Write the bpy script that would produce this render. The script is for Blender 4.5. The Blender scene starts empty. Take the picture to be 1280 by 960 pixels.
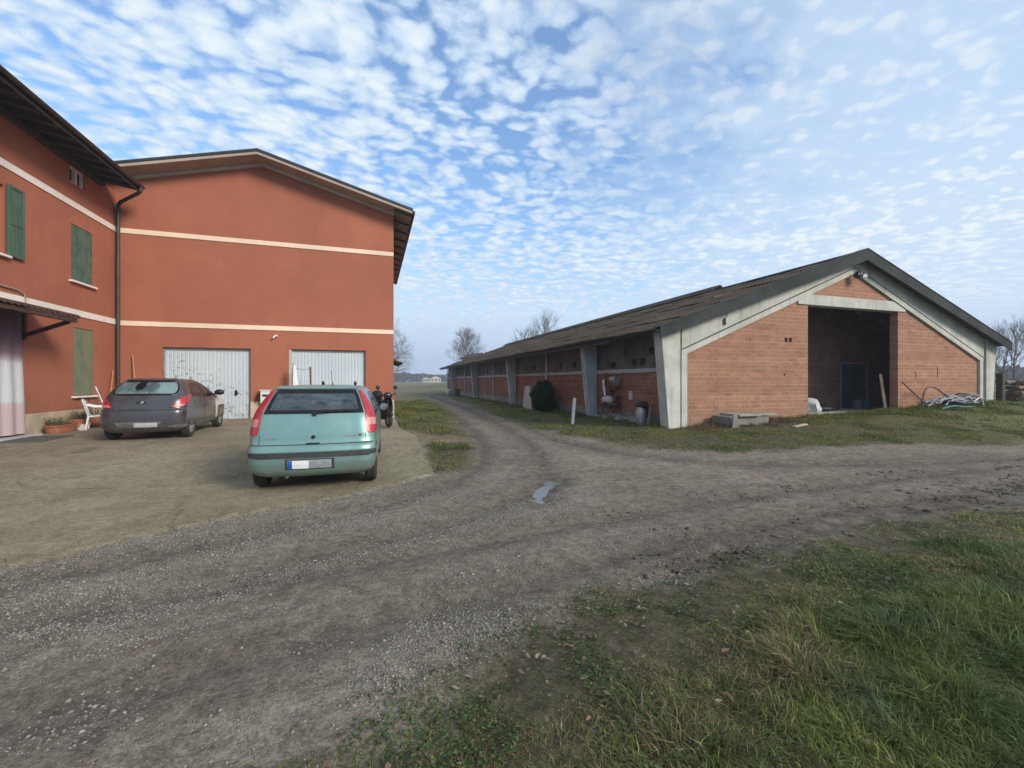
import bpy, bmesh, math, random
import numpy as np
from math import sin, cos, pi, radians, sqrt, atan2
from mathutils import Vector, Matrix

random.seed(7)
rng = np.random.default_rng(7)
scene = bpy.context.scene
COL = scene.collection
EYE = 1.58

# ------------------------------------------------------------------ helpers
ORG = {}          # world origin of every root, so parts can be given in world coordinates

def sset(o, label=None, cat=None, group=None, kind=None):
    if label: o['label'] = label
    if cat: o['category'] = cat
    if group: o['group'] = group
    if kind: o['kind'] = kind
    return o

def thing(name, label, cat, loc=(0, 0, 0), rotz=0.0, group=None):
    o = bpy.data.objects.new(name, None)
    o.empty_display_size = 0.2
    COL.objects.link(o)
    o.location = loc
    o.rotation_euler = (0, 0, rotz)
    ORG[o.name] = tuple(loc)
    return sset(o, label, cat, group)

def root_of(o):
    while o.parent: o = o.parent
    return o

class MB:
    """collects shapes and links them as one mesh object"""
    def __init__(s):
        s.v = []; s.f = []; s.m = []
    def add(s, vs, fs, mi=0):
        n = len(s.v)
        s.v.extend([tuple(float(q) for q in p) for p in vs])
        for q in fs:
            s.f.append(tuple(n + i for i in q)); s.m.append(mi)
        return s
    def box(s, a, b, mi=0, mat=None):
        x0, y0, z0 = a; x1, y1, z1 = b
        vs = [(x0,y0,z0),(x1,y0,z0),(x1,y1,z0),(x0,y1,z0),(x0,y0,z1),(x1,y0,z1),(x1,y1,z1),(x0,y1,z1)]
        if mat is not None: vs = [tuple(mat @ Vector(p)) for p in vs]
        return s.add(vs, [(0,3,2,1),(4,5,6,7),(0,1,5,4),(1,2,6,5),(2,3,7,6),(3,0,4,7)], mi)
    def bar(s, p, q, w, h, mi=0, up=(0,0,1)):
        p = Vector(p); q = Vector(q); d = (q - p); L = d.length; d.normalize()
        u = Vector(up)
        if abs(d.dot(u)) > .95: u = Vector((1,0,0))
        r = d.cross(u).normalized(); u = r.cross(d).normalized()
        vs = []
        for t in (p, q):
            for a, b in ((-1,-1),(1,-1),(1,1),(-1,1)):
                vs.append(t + r*(a*w/2) + u*(b*h/2))
        return s.add(vs, [(0,3,2,1),(4,5,6,7),(0,1,5,4),(1,2,6,5),(2,3,7,6),(3,0,4,7)], mi)
    def prism(s, poly, axis, a, b, mi=0):
        n = len(poly)
        def P(u, v, w):
            return {'x': (w,u,v), 'y': (u,w,v), 'z': (u,v,w)}[axis]
        vs = [P(u,v,a) for u,v in poly] + [P(u,v,b) for u,v in poly]
        fs = [tuple(range(n)), tuple(range(2*n-1, n-1, -1))]
        for i in range(n):
            j = (i+1) % n
            fs.append((i, n+i, n+j, j))
        return s.add(vs, fs, mi)
    def tube(s, path, r, n=6, mi=0, cap=True):
        path = [Vector(p) for p in path]
        rs = r if isinstance(r, (list, tuple)) else [r]*len(path)
        d = (path[1]-path[0]).normalized()
        u = d.orthogonal().normalized()
        vs = []
        for i, p in enumerate(path):
            if i == 0: t = path[1]-path[0]
            elif i == len(path)-1: t = path[-1]-path[-2]
            else: t = path[i+1]-path[i-1]
            t.normalize()
            u = (u - t*u.dot(t))
            if u.length < 1e-6: u = t.orthogonal()
            u.normalize()
            w = t.cross(u)
            for k in range(n):
                a = 2*pi*k/n
                vs.append(p + (u*cos(a) + w*sin(a))*rs[i])
        fs = []
        for i in range(len(path)-1):
            for k in range(n):
                k2 = (k+1) % n
                fs.append((i*n+k, i*n+k2, (i+1)*n+k2, (i+1)*n+k))
        if cap:
            fs.append(tuple(range(n-1, -1, -1)))
            m = (len(path)-1)*n
            fs.append(tuple(range(m, m+n)))
        return s.add(vs, fs, mi)
    def lathe(s, prof, n=24, c=(0,0,0), axis='z', mi=0):
        """prof: list of (r, t) along the axis"""
        vs = []
        for r, t in prof:
            for k in range(n):
                a = 2*pi*k/n
                u, v = r*cos(a), r*sin(a)
                p = {'z': (u,v,t), 'x': (t,u,v), 'y': (u,t,v)}[axis]
                vs.append((p[0]+c[0], p[1]+c[1], p[2]+c[2]))
        fs = []
        for i in range(len(prof)-1):
            for k in range(n):
                k2 = (k+1) % n
                fs.append((i*n+k, i*n+k2, (i+1)*n+k2, (i+1)*n+k))
        return s.add(vs, fs, mi)
    def sheet(s, grid, mi=0, flip=False):
        R, C = len(grid), len(grid[0])
        vs = [p for row in grid for p in row]
        fs = []
        for i in range(R-1):
            for j in range(C-1):
                q = (i*C+j, i*C+j+1, (i+1)*C+j+1, (i+1)*C+j)
                fs.append(q[::-1] if flip else q)
        return s.add(vs, fs, mi)
    def solid(s, grid, off, mi=0):
        """a grid sheet given a thickness by the vector off"""
        R, C = len(grid), len(grid[0])
        off = Vector(off)
        A = [Vector(p) for row in grid for p in row]
        B = [p + off for p in A]
        N = R*C
        fs = []
        for i in range(R-1):
            for j in range(C-1):
                q = (i*C+j, i*C+j+1, (i+1)*C+j+1, (i+1)*C+j)
                fs.append(q); fs.append(tuple(N+k for k in q[::-1]))
        rim = [(0,j) for j in range(C)] + [(i,C-1) for i in range(1,R)] + [(R-1,j) for j in range(C-2,-1,-1)] + [(i,0) for i in range(R-2,0,-1)]
        ids = [i*C+j for i,j in rim]
        for k in range(len(ids)):
            a, b = ids[k], ids[(k+1) % len(ids)]
            fs.append((b, a, N+a, N+b))
        return s.add(A+B, fs, mi)
    def blob(s, c, r, seed=0, amp=.25, seg=10, rings=7, mi=0):
        rr = random.Random(seed)
        ph = [rr.uniform(0, 6.28) for _ in range(6)]
        vs = [];fs = []
        for i in range(rings+1):
            th = pi*i/rings
            for k in range(seg):
                a = 2*pi*k/seg
                d = Vector((sin(th)*cos(a), sin(th)*sin(a), cos(th)))
                q = 1 + amp*(sin(3*d.x+ph[0])+sin(4*d.y+ph[1])+sin(3.5*d.z+ph[2])+sin(7*d.x+ph[3])*.5*sin(6*d.y+ph[4]))/2
                vs.append((c[0]+d.x*r[0]*q, c[1]+d.y*r[1]*q, c[2]+d.z*r[2]*q))
        for i in range(rings):
            for k in range(seg):
                k2 = (k+1) % seg
                fs.append((i*seg+k, (i+1)*seg+k, (i+1)*seg+k2, i*seg+k2))
        return s.add(vs, fs, mi)
    def build(s, name, mats, parent=None, origin=None, smooth=None, bevel=0, fixn=True):
        if not isinstance(mats, (list, tuple)): mats = [mats]
        me = bpy.data.meshes.new(name)
        if parent is not None and origin is None:
            origin = ORG.get(root_of(parent).name, (0,0,0))
        o0 = Vector(origin or (0,0,0))
        me.from_pydata([tuple(Vector(p)-o0) for p in s.v], [], s.f)
        for m in mats: me.materials.append(m)
        if len(mats) > 1: me.polygons.foreach_set('material_index', s.m)
        if fixn:
            bm = bmesh.new(); bm.from_mesh(me)
            bmesh.ops.remove_doubles(bm, verts=bm.verts, dist=1e-5)
            bmesh.ops.recalc_face_normals(bm, faces=bm.faces)
            bm.to_mesh(me); bm.free()
        if smooth is not None:
            me.polygons.foreach_set('use_smooth', [True]*len(me.polygons))
            me.set_sharp_from_angle(angle=radians(smooth))
        me.update()
        o = bpy.data.objects.new(name, me)
        COL.objects.link(o)
        if parent is not None: o.parent = parent
        else:
            o.location = o0
            ORG[o.name] = tuple(o0)
        if bevel:
            b = o.modifiers.new('Bevel', 'BEVEL'); b.width = bevel; b.segments = 2; b.limit_method = 'ANGLE'
            b.angle_limit = radians(40)
        return o

def raw_mesh(name, V, T, mats, attrs=None, loc=(0,0,0), smooth=False, quads=False):
    """fast mesh from numpy arrays of vertices and triangles (or quads)"""
    k = 4 if quads else 3
    me = bpy.data.meshes.new(name)
    me.vertices.add(len(V)); me.vertices.foreach_set('co', np.asarray(V, np.float32).ravel())
    n = len(T)
    me.loops.add(n*k); me.loops.foreach_set('vertex_index', np.asarray(T, np.int32).ravel())
    me.polygons.add(n)
    me.polygons.foreach_set('loop_start', np.arange(0, n*k, k, dtype=np.int32))
    me.polygons.foreach_set('loop_total', np.full(n, k, dtype=np.int32))
    if smooth: me.polygons.foreach_set('use_smooth', np.ones(n, bool))
    for m in mats: me.materials.append(m)
    for nm, arr in (attrs or {}).items():
        a = me.attributes.new(nm, 'FLOAT_COLOR', 'POINT')
        arr = np.asarray(arr, np.float32)
        if arr.shape[1] == 3: arr = np.concatenate([arr, np.ones((len(arr),1), np.float32)], 1)
        a.data.foreach_set('color', arr.ravel())
    me.update(calc_edges=True)
    me.validate()
    o = bpy.data.objects.new(name, me)
    COL.objects.link(o)
    o.location = loc
    return o

# ---- noise in numpy
def vnoise(x, y, seed=0):
    x = np.asarray(x, float); y = np.asarray(y, float)
    xi = np.floor(x); yi = np.floor(y); fx = x-xi; fy = y-yi
    fx = fx*fx*(3-2*fx); fy = fy*fy*(3-2*fy)
    def h(a, b):
        t = np.sin(a*127.1 + b*311.7 + seed*74.7)*43758.5453
        return t - np.floor(t)
    return (h(xi,yi)*(1-fx)+h(xi+1,yi)*fx)*(1-fy) + (h(xi,yi+1)*(1-fx)+h(xi+1,yi+1)*fx)*fy
def fbm(x, y, seed=0, o=4):
    r = 0; a = .5
    for i in range(o):
        r = r + a*vnoise(x*2**i, y*2**i, seed+i*13); a *= .5
    return r/(1-.5**o)
def ss(a, b, x):
    t = np.clip((np.asarray(x, float)-a)/(b-a), 0, 1)
    return t*t*(3-2*t)
def sd_poly(px, py, poly):
    """signed distance, positive inside"""
    px = np.asarray(px, float); py = np.asarray(py, float)
    d = np.full(px.shape, 1e9); ins = np.zeros(px.shape, bool)
    n = len(poly)
    for i in range(n):
        x0, y0 = poly[i]; x1, y1 = poly[(i+1) % n]
        ex, ey = x1-x0, y1-y0
        t = np.clip(((px-x0)*ex+(py-y0)*ey)/(ex*ex+ey*ey), 0, 1)
        d = np.minimum(d, (px-x0-t*ex)**2+(py-y0-t*ey)**2)
        c = ((y0 <= py) & (y1 > py)) | ((y1 <= py) & (y0 > py))
        with np.errstate(divide='ignore', invalid='ignore'):
            xx = x0 + (py-y0)/(y1-y0 if y1 != y0 else 1e-9)*ex
        ins ^= c & (px < xx)
    return np.where(ins, np.sqrt(d), -np.sqrt(d))
def d_line(px, py, pts):
    d = np.full(np.shape(px), 1e9)
    for (x0,y0),(x1,y1) in zip(pts[:-1], pts[1:]):
        ex, ey = x1-x0, y1-y0
        t = np.clip(((px-x0)*ex+(py-y0)*ey)/(ex*ex+ey*ey), 0, 1)
        d = np.minimum(d, (px-x0-t*ex)**2+(py-y0-t*ey)**2)
    return np.sqrt(d)
def smooth_line(pts, n=6):
    out = []
    P = [pts[0]] + list(pts) + [pts[-1]]
    for i in range(1, len(P)-2):
        p0,p1,p2,p3 = [np.array(q, float) for q in P[i-1:i+3]]
        for k in range(n):
            t = k/n
            out.append(tuple(.5*((2*p1)+(-p0+p2)*t+(2*p0-5*p1+4*p2-p3)*t*t+(-p0+3*p1-3*p2+p3)*t**3)))
    out.append(tuple(pts[-1]))
    return out

# ------------------------------------------------------------------ materials
class NT:
    def __init__(s, name):
        s.m = bpy.data.materials.new(name); s.m.use_nodes = True
        s.t = s.m.node_tree; s.n = s.t.nodes; s.n.clear()
        s.out = s.n.new('ShaderNodeOutputMaterial')
        s.p = s.n.new('ShaderNodeBsdfPrincipled')
        s.l(s.p.outputs[0], s.out.inputs[0])
        s.p.inputs['Specular IOR Level'].default_value = .35
    def l(s, a, b): s.t.links.new(a, b)
    def node(s, typ, **kw):
        n = s.n.new(typ)
        for k, v in kw.items(): setattr(n, k, v)
        return n
    def set(s, sock, v):
        if isinstance(v, bpy.types.NodeSocket): s.l(v, sock)
        elif isinstance(v, (tuple, list)) and len(v) == 3 and sock.type == 'RGBA': sock.default_value = (*v, 1)
        else: sock.default_value = v
    def coord(s, which='Object'): return s.node('ShaderNodeTexCoord').outputs[which]
    def geo(s, which='Position'): return s.node('ShaderNodeNewGeometry').outputs[which]
    def mapping(s, vec, scale=(1,1,1), rot=(0,0,0), loc=(0,0,0)):
        n = s.node('ShaderNodeMapping')
        s.l(vec, n.inputs[0]); n.inputs['Scale'].default_value = scale
        n.inputs['Rotation'].default_value = rot; n.inputs['Location'].default_value = loc
        return n.outputs[0]
    def noise(s, vec, scale, detail=4, rough=.55, out='Fac', dist=0):
        n = s.node('ShaderNodeTexNoise')
        s.l(vec, n.inputs['Vector']); n.inputs['Scale'].default_value = scale
        n.inputs['Detail'].default_value = detail; n.inputs['Roughness'].default_value = rough
        n.inputs['Distortion'].default_value = dist
        return n.outputs[out]
    def voro(s, vec, scale, out='Distance', feature='F1', rnd=1):
        n = s.node('ShaderNodeTexVoronoi', feature=feature)
        s.l(vec, n.inputs['Vector']); n.inputs['Scale'].default_value = scale
        n.inputs['Randomness'].default_value = rnd
        return n.outputs[out]
    def ramp(s, fac, stops, interp='LINEAR'):
        n = s.node('ShaderNodeValToRGB'); s.l(fac, n.inputs[0])
        r = n.color_ramp; r.interpolation = interp
        while len(r.elements) < len(stops): r.elements.new(.5)
        for e, (p, c) in zip(r.elements, stops):
            e.position = p
            e.color = (*c, 1) if isinstance(c, (tuple, list)) else (c, c, c, 1)
        return n.outputs[0]
    def mix(s, fac, a, b, blend='MIX'):
        n = s.node('ShaderNodeMix', data_type='RGBA', blend_type=blend)
        s.set(n.inputs[0], fac); s.set(n.inputs[6], a); s.set(n.inputs[7], b)
        return n.outputs[2]
    def math(s, op, a, b=None, clamp=False):
        n = s.node('ShaderNodeMath', operation=op, use_clamp=clamp)
        s.set(n.inputs[0], a)
        if b is not None: s.set(n.inputs[1], b)
        return n.outputs[0]
    def maprange(s, v, a, b, c=0, d=1):
        n = s.node('ShaderNodeMapRange', interpolation_type='SMOOTHSTEP')
        s.set(n.inputs[0], v)
        for i, q in enumerate((a,b,c,d)): n.inputs[i+1].default_value = q
        return n.outputs[0]
    def sep(s, vec):
        n = s.node('ShaderNodeSeparateXYZ'); s.l(vec, n.inputs[0]); return n.outputs
    def comb(s, x, y, z):
        n = s.node('ShaderNodeCombineXYZ')
        for i, q in enumerate((x,y,z)): s.set(n.inputs[i], q)
        return n.outputs[0]
    def attr(s, name):
        n = s.node('ShaderNodeAttribute'); n.attribute_name = name; return n
    def bump(s, h, strength=.3, dist=.01):
        n = s.node('ShaderNodeBump'); s.l(h, n.inputs['Height'])
        n.inputs['Strength'].default_value = strength; n.inputs['Distance'].default_value = dist
        s.l(n.outputs[0], s.p.inputs['Normal']); return n
    def color(s, c): s.set(s.p.inputs['Base Color'], c)
    def rough(s, v): s.set(s.p.inputs['Roughness'], v)

def plain(name, c, c2=None, scale=3, rough=.6, metal=0, bump=0, bscale=40, spec=None, big=None, stretch=(1,1,1)):
    n = NT(name)
    c2 = c2 or tuple(q*.7 for q in c)
    co = n.mapping(n.coord(), scale=stretch)
    f = n.noise(co, scale, 6, .6)
    col = n.mix(n.maprange(f, .3, .7), c2, c)
    f2 = n.noise(co, scale*9, 3, .6)
    col = n.mix(n.maprange(f2, .35, .75, 0, .35), col, tuple(q*.75 for q in c2))
    n.color(col)
    n.rough(n.maprange(f, .2, .8, min(1, rough+.08), max(0.03, rough-.08)))
    n.p.inputs['Metallic'].default_value = metal
    if spec is not None: n.p.inputs['Specular IOR Level'].default_value = spec
    if bump: n.bump(n.noise(co, bscale, 4, .6), bump, .01)
    return n.m

def plaster_mat(name, c, dirt=(.16,.10,.07), plinth=False):
    n = NT(name)
    P = n.geo()
    big = n.noise(P, .35, 5, .6)
    mid = n.noise(n.mapping(P, scale=(1.6,1.6,.35)), 1.3, 5, .6)
    fine = n.noise(P, 26, 4, .6)
    col = n.mix(n.maprange(big, .3, .72), tuple(q*.86 for q in c), tuple(q*1.07 for q in c))
    col = n.mix(n.maprange(mid, .48, .78, 0, .32), col, tuple(q*.74 for q in c))
    col = n.mix(n.maprange(fine, .45, .8, 0, .14), col, tuple(min(1,q*1.5) for q in c))
    z = n.sep(P)[2]
    low = n.math('MULTIPLY', n.maprange(z, 1.5, .5), n.maprange(n.noise(P, 1.6, 5, .7), .35, .7))
    col = n.mix(n.math('MULTIPLY', low, .55), col, dirt)
    # rain streaks with a shape of their own
    st = n.noise(n.mapping(P, scale=(5,5,.12)), 1.0, 3, .7)
    col = n.mix(n.maprange(st, .56, .76, 0, .26), col, tuple(q*.55 for q in c))
    pt = n.noise(P, .75, 4, .55)
    col = n.mix(n.maprange(pt, .60, .66, 0, .08), col, tuple(min(1, q*1.25) for q in c))
    n.color(col); n.rough(.9); n.p.inputs['Specular IOR Level'].default_value = .2
    n.bump(n.math('ADD', n.noise(P, 45, 4, .7), n.math('MULTIPLY', n.noise(P, 4, 3), 1.2)), .25, .012)
    return n.m

def brick_mat(name, plane='xz', c1=(.355,.182,.118), c2=(.295,.143,.090), mortar=(.40,.295,.22), stain=None):
    n = NT(name)
    P = n.geo(); sx = n.sep(P)
    wob = n.noise(P, .9, 2)
    v = n.comb(sx[0 if plane == 'xz' else 1], sx[2], 0.0)
    b = n.node('ShaderNodeTexBrick')
    n.l(v, b.inputs['Vector'])
    b.inputs['Scale'].default_value = 1
    b.inputs['Brick Width'].default_value = .27
    b.inputs['Row Height'].default_value = .132
    b.inputs['Mortar Size'].default_value = .008
    b.inputs['Mortar Smooth'].default_value = .35
    b.inputs['Bias'].default_value = -.1
    b.inputs['Color1'].default_value = (*c1,1); b.inputs['Color2'].default_value = (*c2,1); b.inputs['Mortar'].default_value = (*mortar,1)
    row = n.noise(n.mapping(P, scale=(.15,.15,5.0)), 1.0, 2, .6)       # courses laid from different batches
    col = n.mix(n.maprange(row, .35, .65, 0, .6), b.outputs['Color'], tuple(q*.68 for q in c1))
    fr = n.math('FRACT', n.math('DIVIDE', sx[2], .132))
    bed = n.math('MULTIPLY', n.maprange(n.math('ABSOLUTE', n.math('SUBTRACT', fr, .03)), .16, .02), n.maprange(n.noise(n.mapping(P, scale=(.5,.5,3)), 1.0, 3), .3, .6))
    col = n.mix(n.math('MULTIPLY', bed, .38), col, tuple(min(1, q*1.15) for q in mortar))
    rowi = n.math('FLOOR', n.math('DIVIDE', sx[2], .132))
    ci = n.math('FLOOR', n.math('ADD', n.math('DIVIDE', sx[0 if plane == 'xz' else 1], .27), n.math('MULTIPLY', n.math('MODULO', n.math('ABSOLUTE', rowi), 2.0), .5)))
    wn_ = n.node('ShaderNodeTexWhiteNoise', noise_dimensions='2D'); n.l(n.comb(ci, rowi, 0.0), wn_.inputs['Vector'])
    tone = n.ramp(wn_.outputs['Value'], [(0,.74),(.10,.90),(.5,1.0),(.9,1.05),(1,1.14)])
    inb = n.math('SUBTRACT', 1.0, b.outputs['Fac'], clamp=True)
    col = n.mix(n.math('MULTIPLY', inb, .85), col, n.mix(1.0, col, tone, 'MULTIPLY'))
    big = n.noise(P, .8, 5, .65)
    col = n.mix(n.maprange(big, .45, .75, 0, .45), col, (.40,.24,.17))
    stn = n.noise(n.mapping(P, scale=(1.6,1.6,.5)), 1.1, 5, .7)
    col = n.mix(n.maprange(stn, .54, .74, 0, .42), col, (.16,.105,.08))
    fine = n.noise(P, 30, 5, .7)
    col = n.mix(n.maprange(fine, .4, .8, 0, .35), col, tuple(q*.6 for q in c2))
    ch = n.noise(n.mapping(P, scale=(3,3,6)), 1.6, 2)                   # odd dark bricks and chips
    col = n.mix(n.maprange(ch, .68, .74, 0, .5), col, (.14,.06,.045))
    low = n.math('MULTIPLY', n.maprange(sx[2], 1.0, .25), n.maprange(n.noise(P, 2.5, 4, .7), .35, .65))
    col = n.mix(n.math('MULTIPLY', low, .5), col, (.17,.14,.10))
    n.color(col); n.rough(.92); n.p.inputs['Specular IOR Level'].default_value = .2
    h = n.math('ADD', n.math('MULTIPLY', b.outputs['Fac'], -1.0), n.math('MULTIPLY', fine, .5))
    n.bump(h, .6, .008)
    return n.m

def concrete_mat(name, c=(.42,.42,.38), c2=(.28,.28,.24), streak=.5):
    n = NT(name); P = n.geo()
    a = n.noise(P, 1.1, 6, .65); b = n.noise(n.mapping(P, scale=(4,4,.35)), 1.5, 4, .7); f = n.noise(P, 38, 4, .6)
    col = n.mix(n.maprange(a, .35, .7), c2, c)
    col = n.mix(n.maprange(b, .5, .75, 0, streak), col, (.17,.16,.13))
    col = n.mix(n.maprange(f, .5, .8, 0, .3), col, tuple(q*.6 for q in c2))
    n.color(col); n.rough(.88); n.bump(n.math('ADD', f, n.math('MULTIPLY', a, .6)), .3, .008)
    return n.m

M = {}
M['plaster'] = plaster_mat('terracotta_plaster', (.348,.126,.076))
M['plinth'] = plaster_mat('plinth_render', (.50,.42,.32), (.20,.17,.12))
M['band'] = plaster_mat('cream_band', (.80,.62,.47), (.5,.4,.3))
M['band_pale'] = plaster_mat('pale_band', (.78,.70,.64), (.5,.4,.3))
M['moulding'] = plain('eave_moulding', (.52,.47,.40), (.42,.37,.31), 2, .8)
M['soffit'] = plain('taupe_soffit', (.42,.34,.27), (.34,.27,.215), 1.5, .8, bump=.1)
M['soffit_wood'] = plain('eave_boards', (.30,.24,.18), (.16,.125,.095), 3, .8, bump=.2, stretch=(1,8,1))
M['roofmetal'] = plain('dark_metal_trim', (.045,.05,.055), (.03,.032,.035), 2, .45, metal=.3)
M['fascia'] = plain('grey_green_sheet_trim', (.042,.047,.046), (.029,.033,.032), 1.2, .75, spec=.15)
M['wood_dark'] = plain('weathered_dark_timber', (.085,.07,.058), (.045,.037,.03), 5, .85, bump=.3, stretch=(6,1,6))
M['wood_pole'] = plain('bare_pole_wood', (.50,.27,.12), (.36,.18,.08), 6, .7)
M['wood_grey'] = plain('old_grey_plank', (.26,.19,.14), (.15,.11,.08), 5, .85, bump=.3)
M['pipe_brown'] = plain('brown_painted_metal', (.062,.05,.047), (.042,.034,.032), 4, .45)
M['pipe_pale'] = plain('pale_painted_pipe', (.42,.33,.27), (.3,.23,.18), 4, .5)
M['canopy_wood'] = plain('red_brown_timber', (.095,.052,.040), (.05,.030,.024), 5, .85, bump=.3)
M['tile'] = plain('old_roof_tiles', (.11,.06,.045), (.05,.034,.028), 6, .9, bump=.4)
M['white_pl'] = plain('white_plastic', (.72,.72,.72), (.6,.6,.6), 3, .4)
M['curtain'] = None
M['terracotta'] = plain('terracotta_pot', (.40,.15,.085), (.28,.10,.06), 6, .85, bump=.2)
M['soil'] = plain('potting_soil', (.05,.037,.026), (.03,.022,.016), 12, 1, bump=.5)
M['twig'] = plain('dry_twigs', (.17,.125,.085), (.10,.075,.05), 8, .9)
M['dryleaf'] = plain('dry_plant_leaves', (.15,.12,.06), (.08,.07,.035), 8, .9)
M['black'] = plain('black_plastic', (.018,.018,.02), (.012,.012,.013), 5, .45)
M['rubber'] = plain('tyre_rubber', (.026,.025,.024), (.04,.036,.031), 6, .85, bump=.3)
M['steel'] = plain('dull_steel', (.32,.32,.33), (.2,.2,.2), 5, .4, metal=.8)
M['rust'] = plain('rusty_iron', (.17,.085,.05), (.08,.045,.03), 8, .85, bump=.4)
M['grey_sheet'] = plain('grey_mat', (.10,.10,.095), (.07,.07,.065), 5, .9)
M['can'] = plain('milk_can_metal', (.42,.42,.43), (.25,.25,.25), 4, .45, metal=.5)
M['doorblue'] = plain('blue_green_steel_door', (.035,.085,.11), (.026,.062,.08), 2, .55)
M['frame_grey'] = plain('grey_frame', (.30,.31,.32), (.22,.22,.23), 3, .7)
M['brick'] = brick_mat('hollow_brick_front', 'xz')
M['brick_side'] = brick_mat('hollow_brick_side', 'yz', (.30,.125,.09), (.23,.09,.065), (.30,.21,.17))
M['brick_inner'] = brick_mat('shade_darkened_inner_brick', 'xz', (.23,.115,.085), (.17,.085,.063), (.19,.15,.12))  # both inner bricks: colour darkened to stand in for shade inside the barn
M['brick_inner_side'] = brick_mat('shade_darkened_inner_brick_side', 'yz', (.20,.10,.075), (.15,.075,.058), (.17,.13,.11))
M['concrete'] = concrete_mat('precast_concrete', (.50,.505,.46), (.37,.375,.335))
M['concrete_grey'] = concrete_mat('grey_concrete', (.44,.46,.48), (.33,.35,.37))
M['concrete_dark'] = concrete_mat('weathered_concrete', (.24,.235,.21), (.15,.145,.125))
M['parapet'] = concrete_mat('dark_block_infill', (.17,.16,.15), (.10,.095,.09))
M['hose'] = plain('grey_hose', (.30,.32,.37), (.2,.21,.24), 5, .5)
M['hose_red'] = plain('rust_red_hose', (.22,.11,.08), (.15,.08,.06), 5, .6)
M['hose_green'] = plain('green_hose', (.07,.22,.17), (.05,.15,.12), 5, .5)
M['tarp_dark'] = plain('dark_tarpaulin', (.006,.011,.010), (.004,.006,.006), 3, .6, bump=.4, bscale=8)
M['tarp_white'] = plain('white_sheeting', (.55,.55,.56), (.4,.4,.41), 4, .5, bump=.4, bscale=8)
M['board_white'] = plain('pale_board', (.55,.52,.53), (.45,.42,.43), 3, .7)
M['bark'] = plain('tree_bark', (.13,.105,.085), (.08,.065,.055), 6, .95, bump=.4)
M['twigs_far'] = plain('bare_twigs', (.19,.16,.14), (.13,.11,.095), 2, .95)
M['glass_dark'] = plain('dark_window_glass', (.02,.022,.024), (.012,.014,.015), 2, .08, spec=.6)
M['straw'] = plain('straw_plank', (.55,.44,.30), (.38,.29,.19), 5, .9)

# corrugated steel garage door: white paint, scuffs and chipped patches
def door_mat():
    n = NT('white_door_paint'); P = n.geo()
    a = n.noise(P, 1.2, 4); col = n.mix(n.maprange(a, .3, .7), (.45,.51,.555), (.51,.57,.605))
    st = n.noise(n.mapping(P, scale=(6,6,.25)), 1.2, 4, .7)
    col = n.mix(n.maprange(st, .5, .8, 0, .4), col, (.42,.43,.44))
    # paint chips, gathered along a diagonal band on the left door
    sx = n.sep(P)
    band = n.math('ABSOLUTE', n.math('SUBTRACT', n.math('SUBTRACT', sx[2], 1.1), n.math('MULTIPLY', n.math('ADD', sx[0], 5.75), -.55)))
    band = n.maprange(band, 1.5, .2)
    ch = n.noise(P, 8, 5, .7)
    chips = n.maprange(n.math('ADD', ch, n.math('MULTIPLY', band, .11)), .655, .685)
    lim = n.maprange(sx[0], -4.0, -4.6)
    col = n.mix(n.math('MULTIPLY', n.math('MULTIPLY', chips, lim), n.maprange(n.noise(P, 1.7, 3), .40, .55, 0, .8)), col, (.16,.165,.17))
    low = n.math('MULTIPLY', n.maprange(sx[2], .9, .2), n.maprange(n.noise(P, 3, 4), .4, .7))
    col = n.mix(n.math('MULTIPLY', low, .6), col, (.30,.29,.26))
    n.color(col); n.rough(.5); n.bump(ch, .1, .003)
    return n.m
M['door_white'] = door_mat()

def shutter_mat(name, c, pale, worn):
    n = NT(name); P = n.geo(); sx = n.sep(P)
    pl = n.node('ShaderNodeTexWave', wave_type='BANDS', bands_direction='Y')
    n.l(P, pl.inputs[0]); pl.inputs['Scale'].default_value = 2.6; pl.inputs['Distortion'].default_value = .4
    a = n.noise(n.mapping(P, scale=(9,9,.7)), 1.5, 5, .7); b = n.noise(P, 3.2, 5, .7)
    col = n.mix(n.maprange(a, .35, .7), c, tuple(q*1.5 for q in c))
    col = n.mix(n.maprange(b, .5-worn*.3, .75-worn*.25, 0, .9 if worn > .4 else .5), col, pale)
    col = n.mix(n.maprange(pl.outputs['Fac'], .06, 0, 0, .7), col, tuple(q*.3 for q in c))
    n.color(col); n.rough(.8); n.bump(a, .3, .006)
    return n.m
M['shutter'] = shutter_mat('green_shutter', (.050,.092,.066), (.10,.15,.115), .2)
M['shutter_teal'] = shutter_mat('faded_teal_shutter', (.042,.085,.064), (.11,.15,.115), .45)
M['shutter_worn'] = shutter_mat('worn_olive_shutter', (.085,.125,.085), (.19,.195,.115), .8)

def curtain_mat():
    n = NT('white_and_pink_curtain'); P = n.geo(); z = n.sep(P)[2]
    a = n.noise(P, 2.5, 4)
    zz = n.math('ADD', z, n.math('MULTIPLY', a, .12))
    col = n.ramp(n.maprange(zz, .2, 3.3), [(0,(.46,.36,.37)),(.19,(.48,.385,.39)),(.215,(.52,.54,.56)),(.66,(.52,.54,.56)),(.70,(.36,.32,.35)),(.76,(.20,.14,.165)),(1,(.15,.095,.12))])  # dark upper stops paint the canopy's shadow into the cloth
    v = n.voro(n.mapping(P, scale=(1,1,1)), 2.6, 'Distance')
    ring = n.math('ABSOLUTE', n.math('SUBTRACT', v, .10))
    col = n.mix(n.maprange(ring, .035, .01, 0, .3), col, (.38,.38,.42))
    n.color(col); n.rough(.85); n.bump(n.noise(n.mapping(P, scale=(1,7,.7)), 1.2, 3), .5, .03)
    return n.m
M['curtain'] = curtain_mat()

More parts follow.
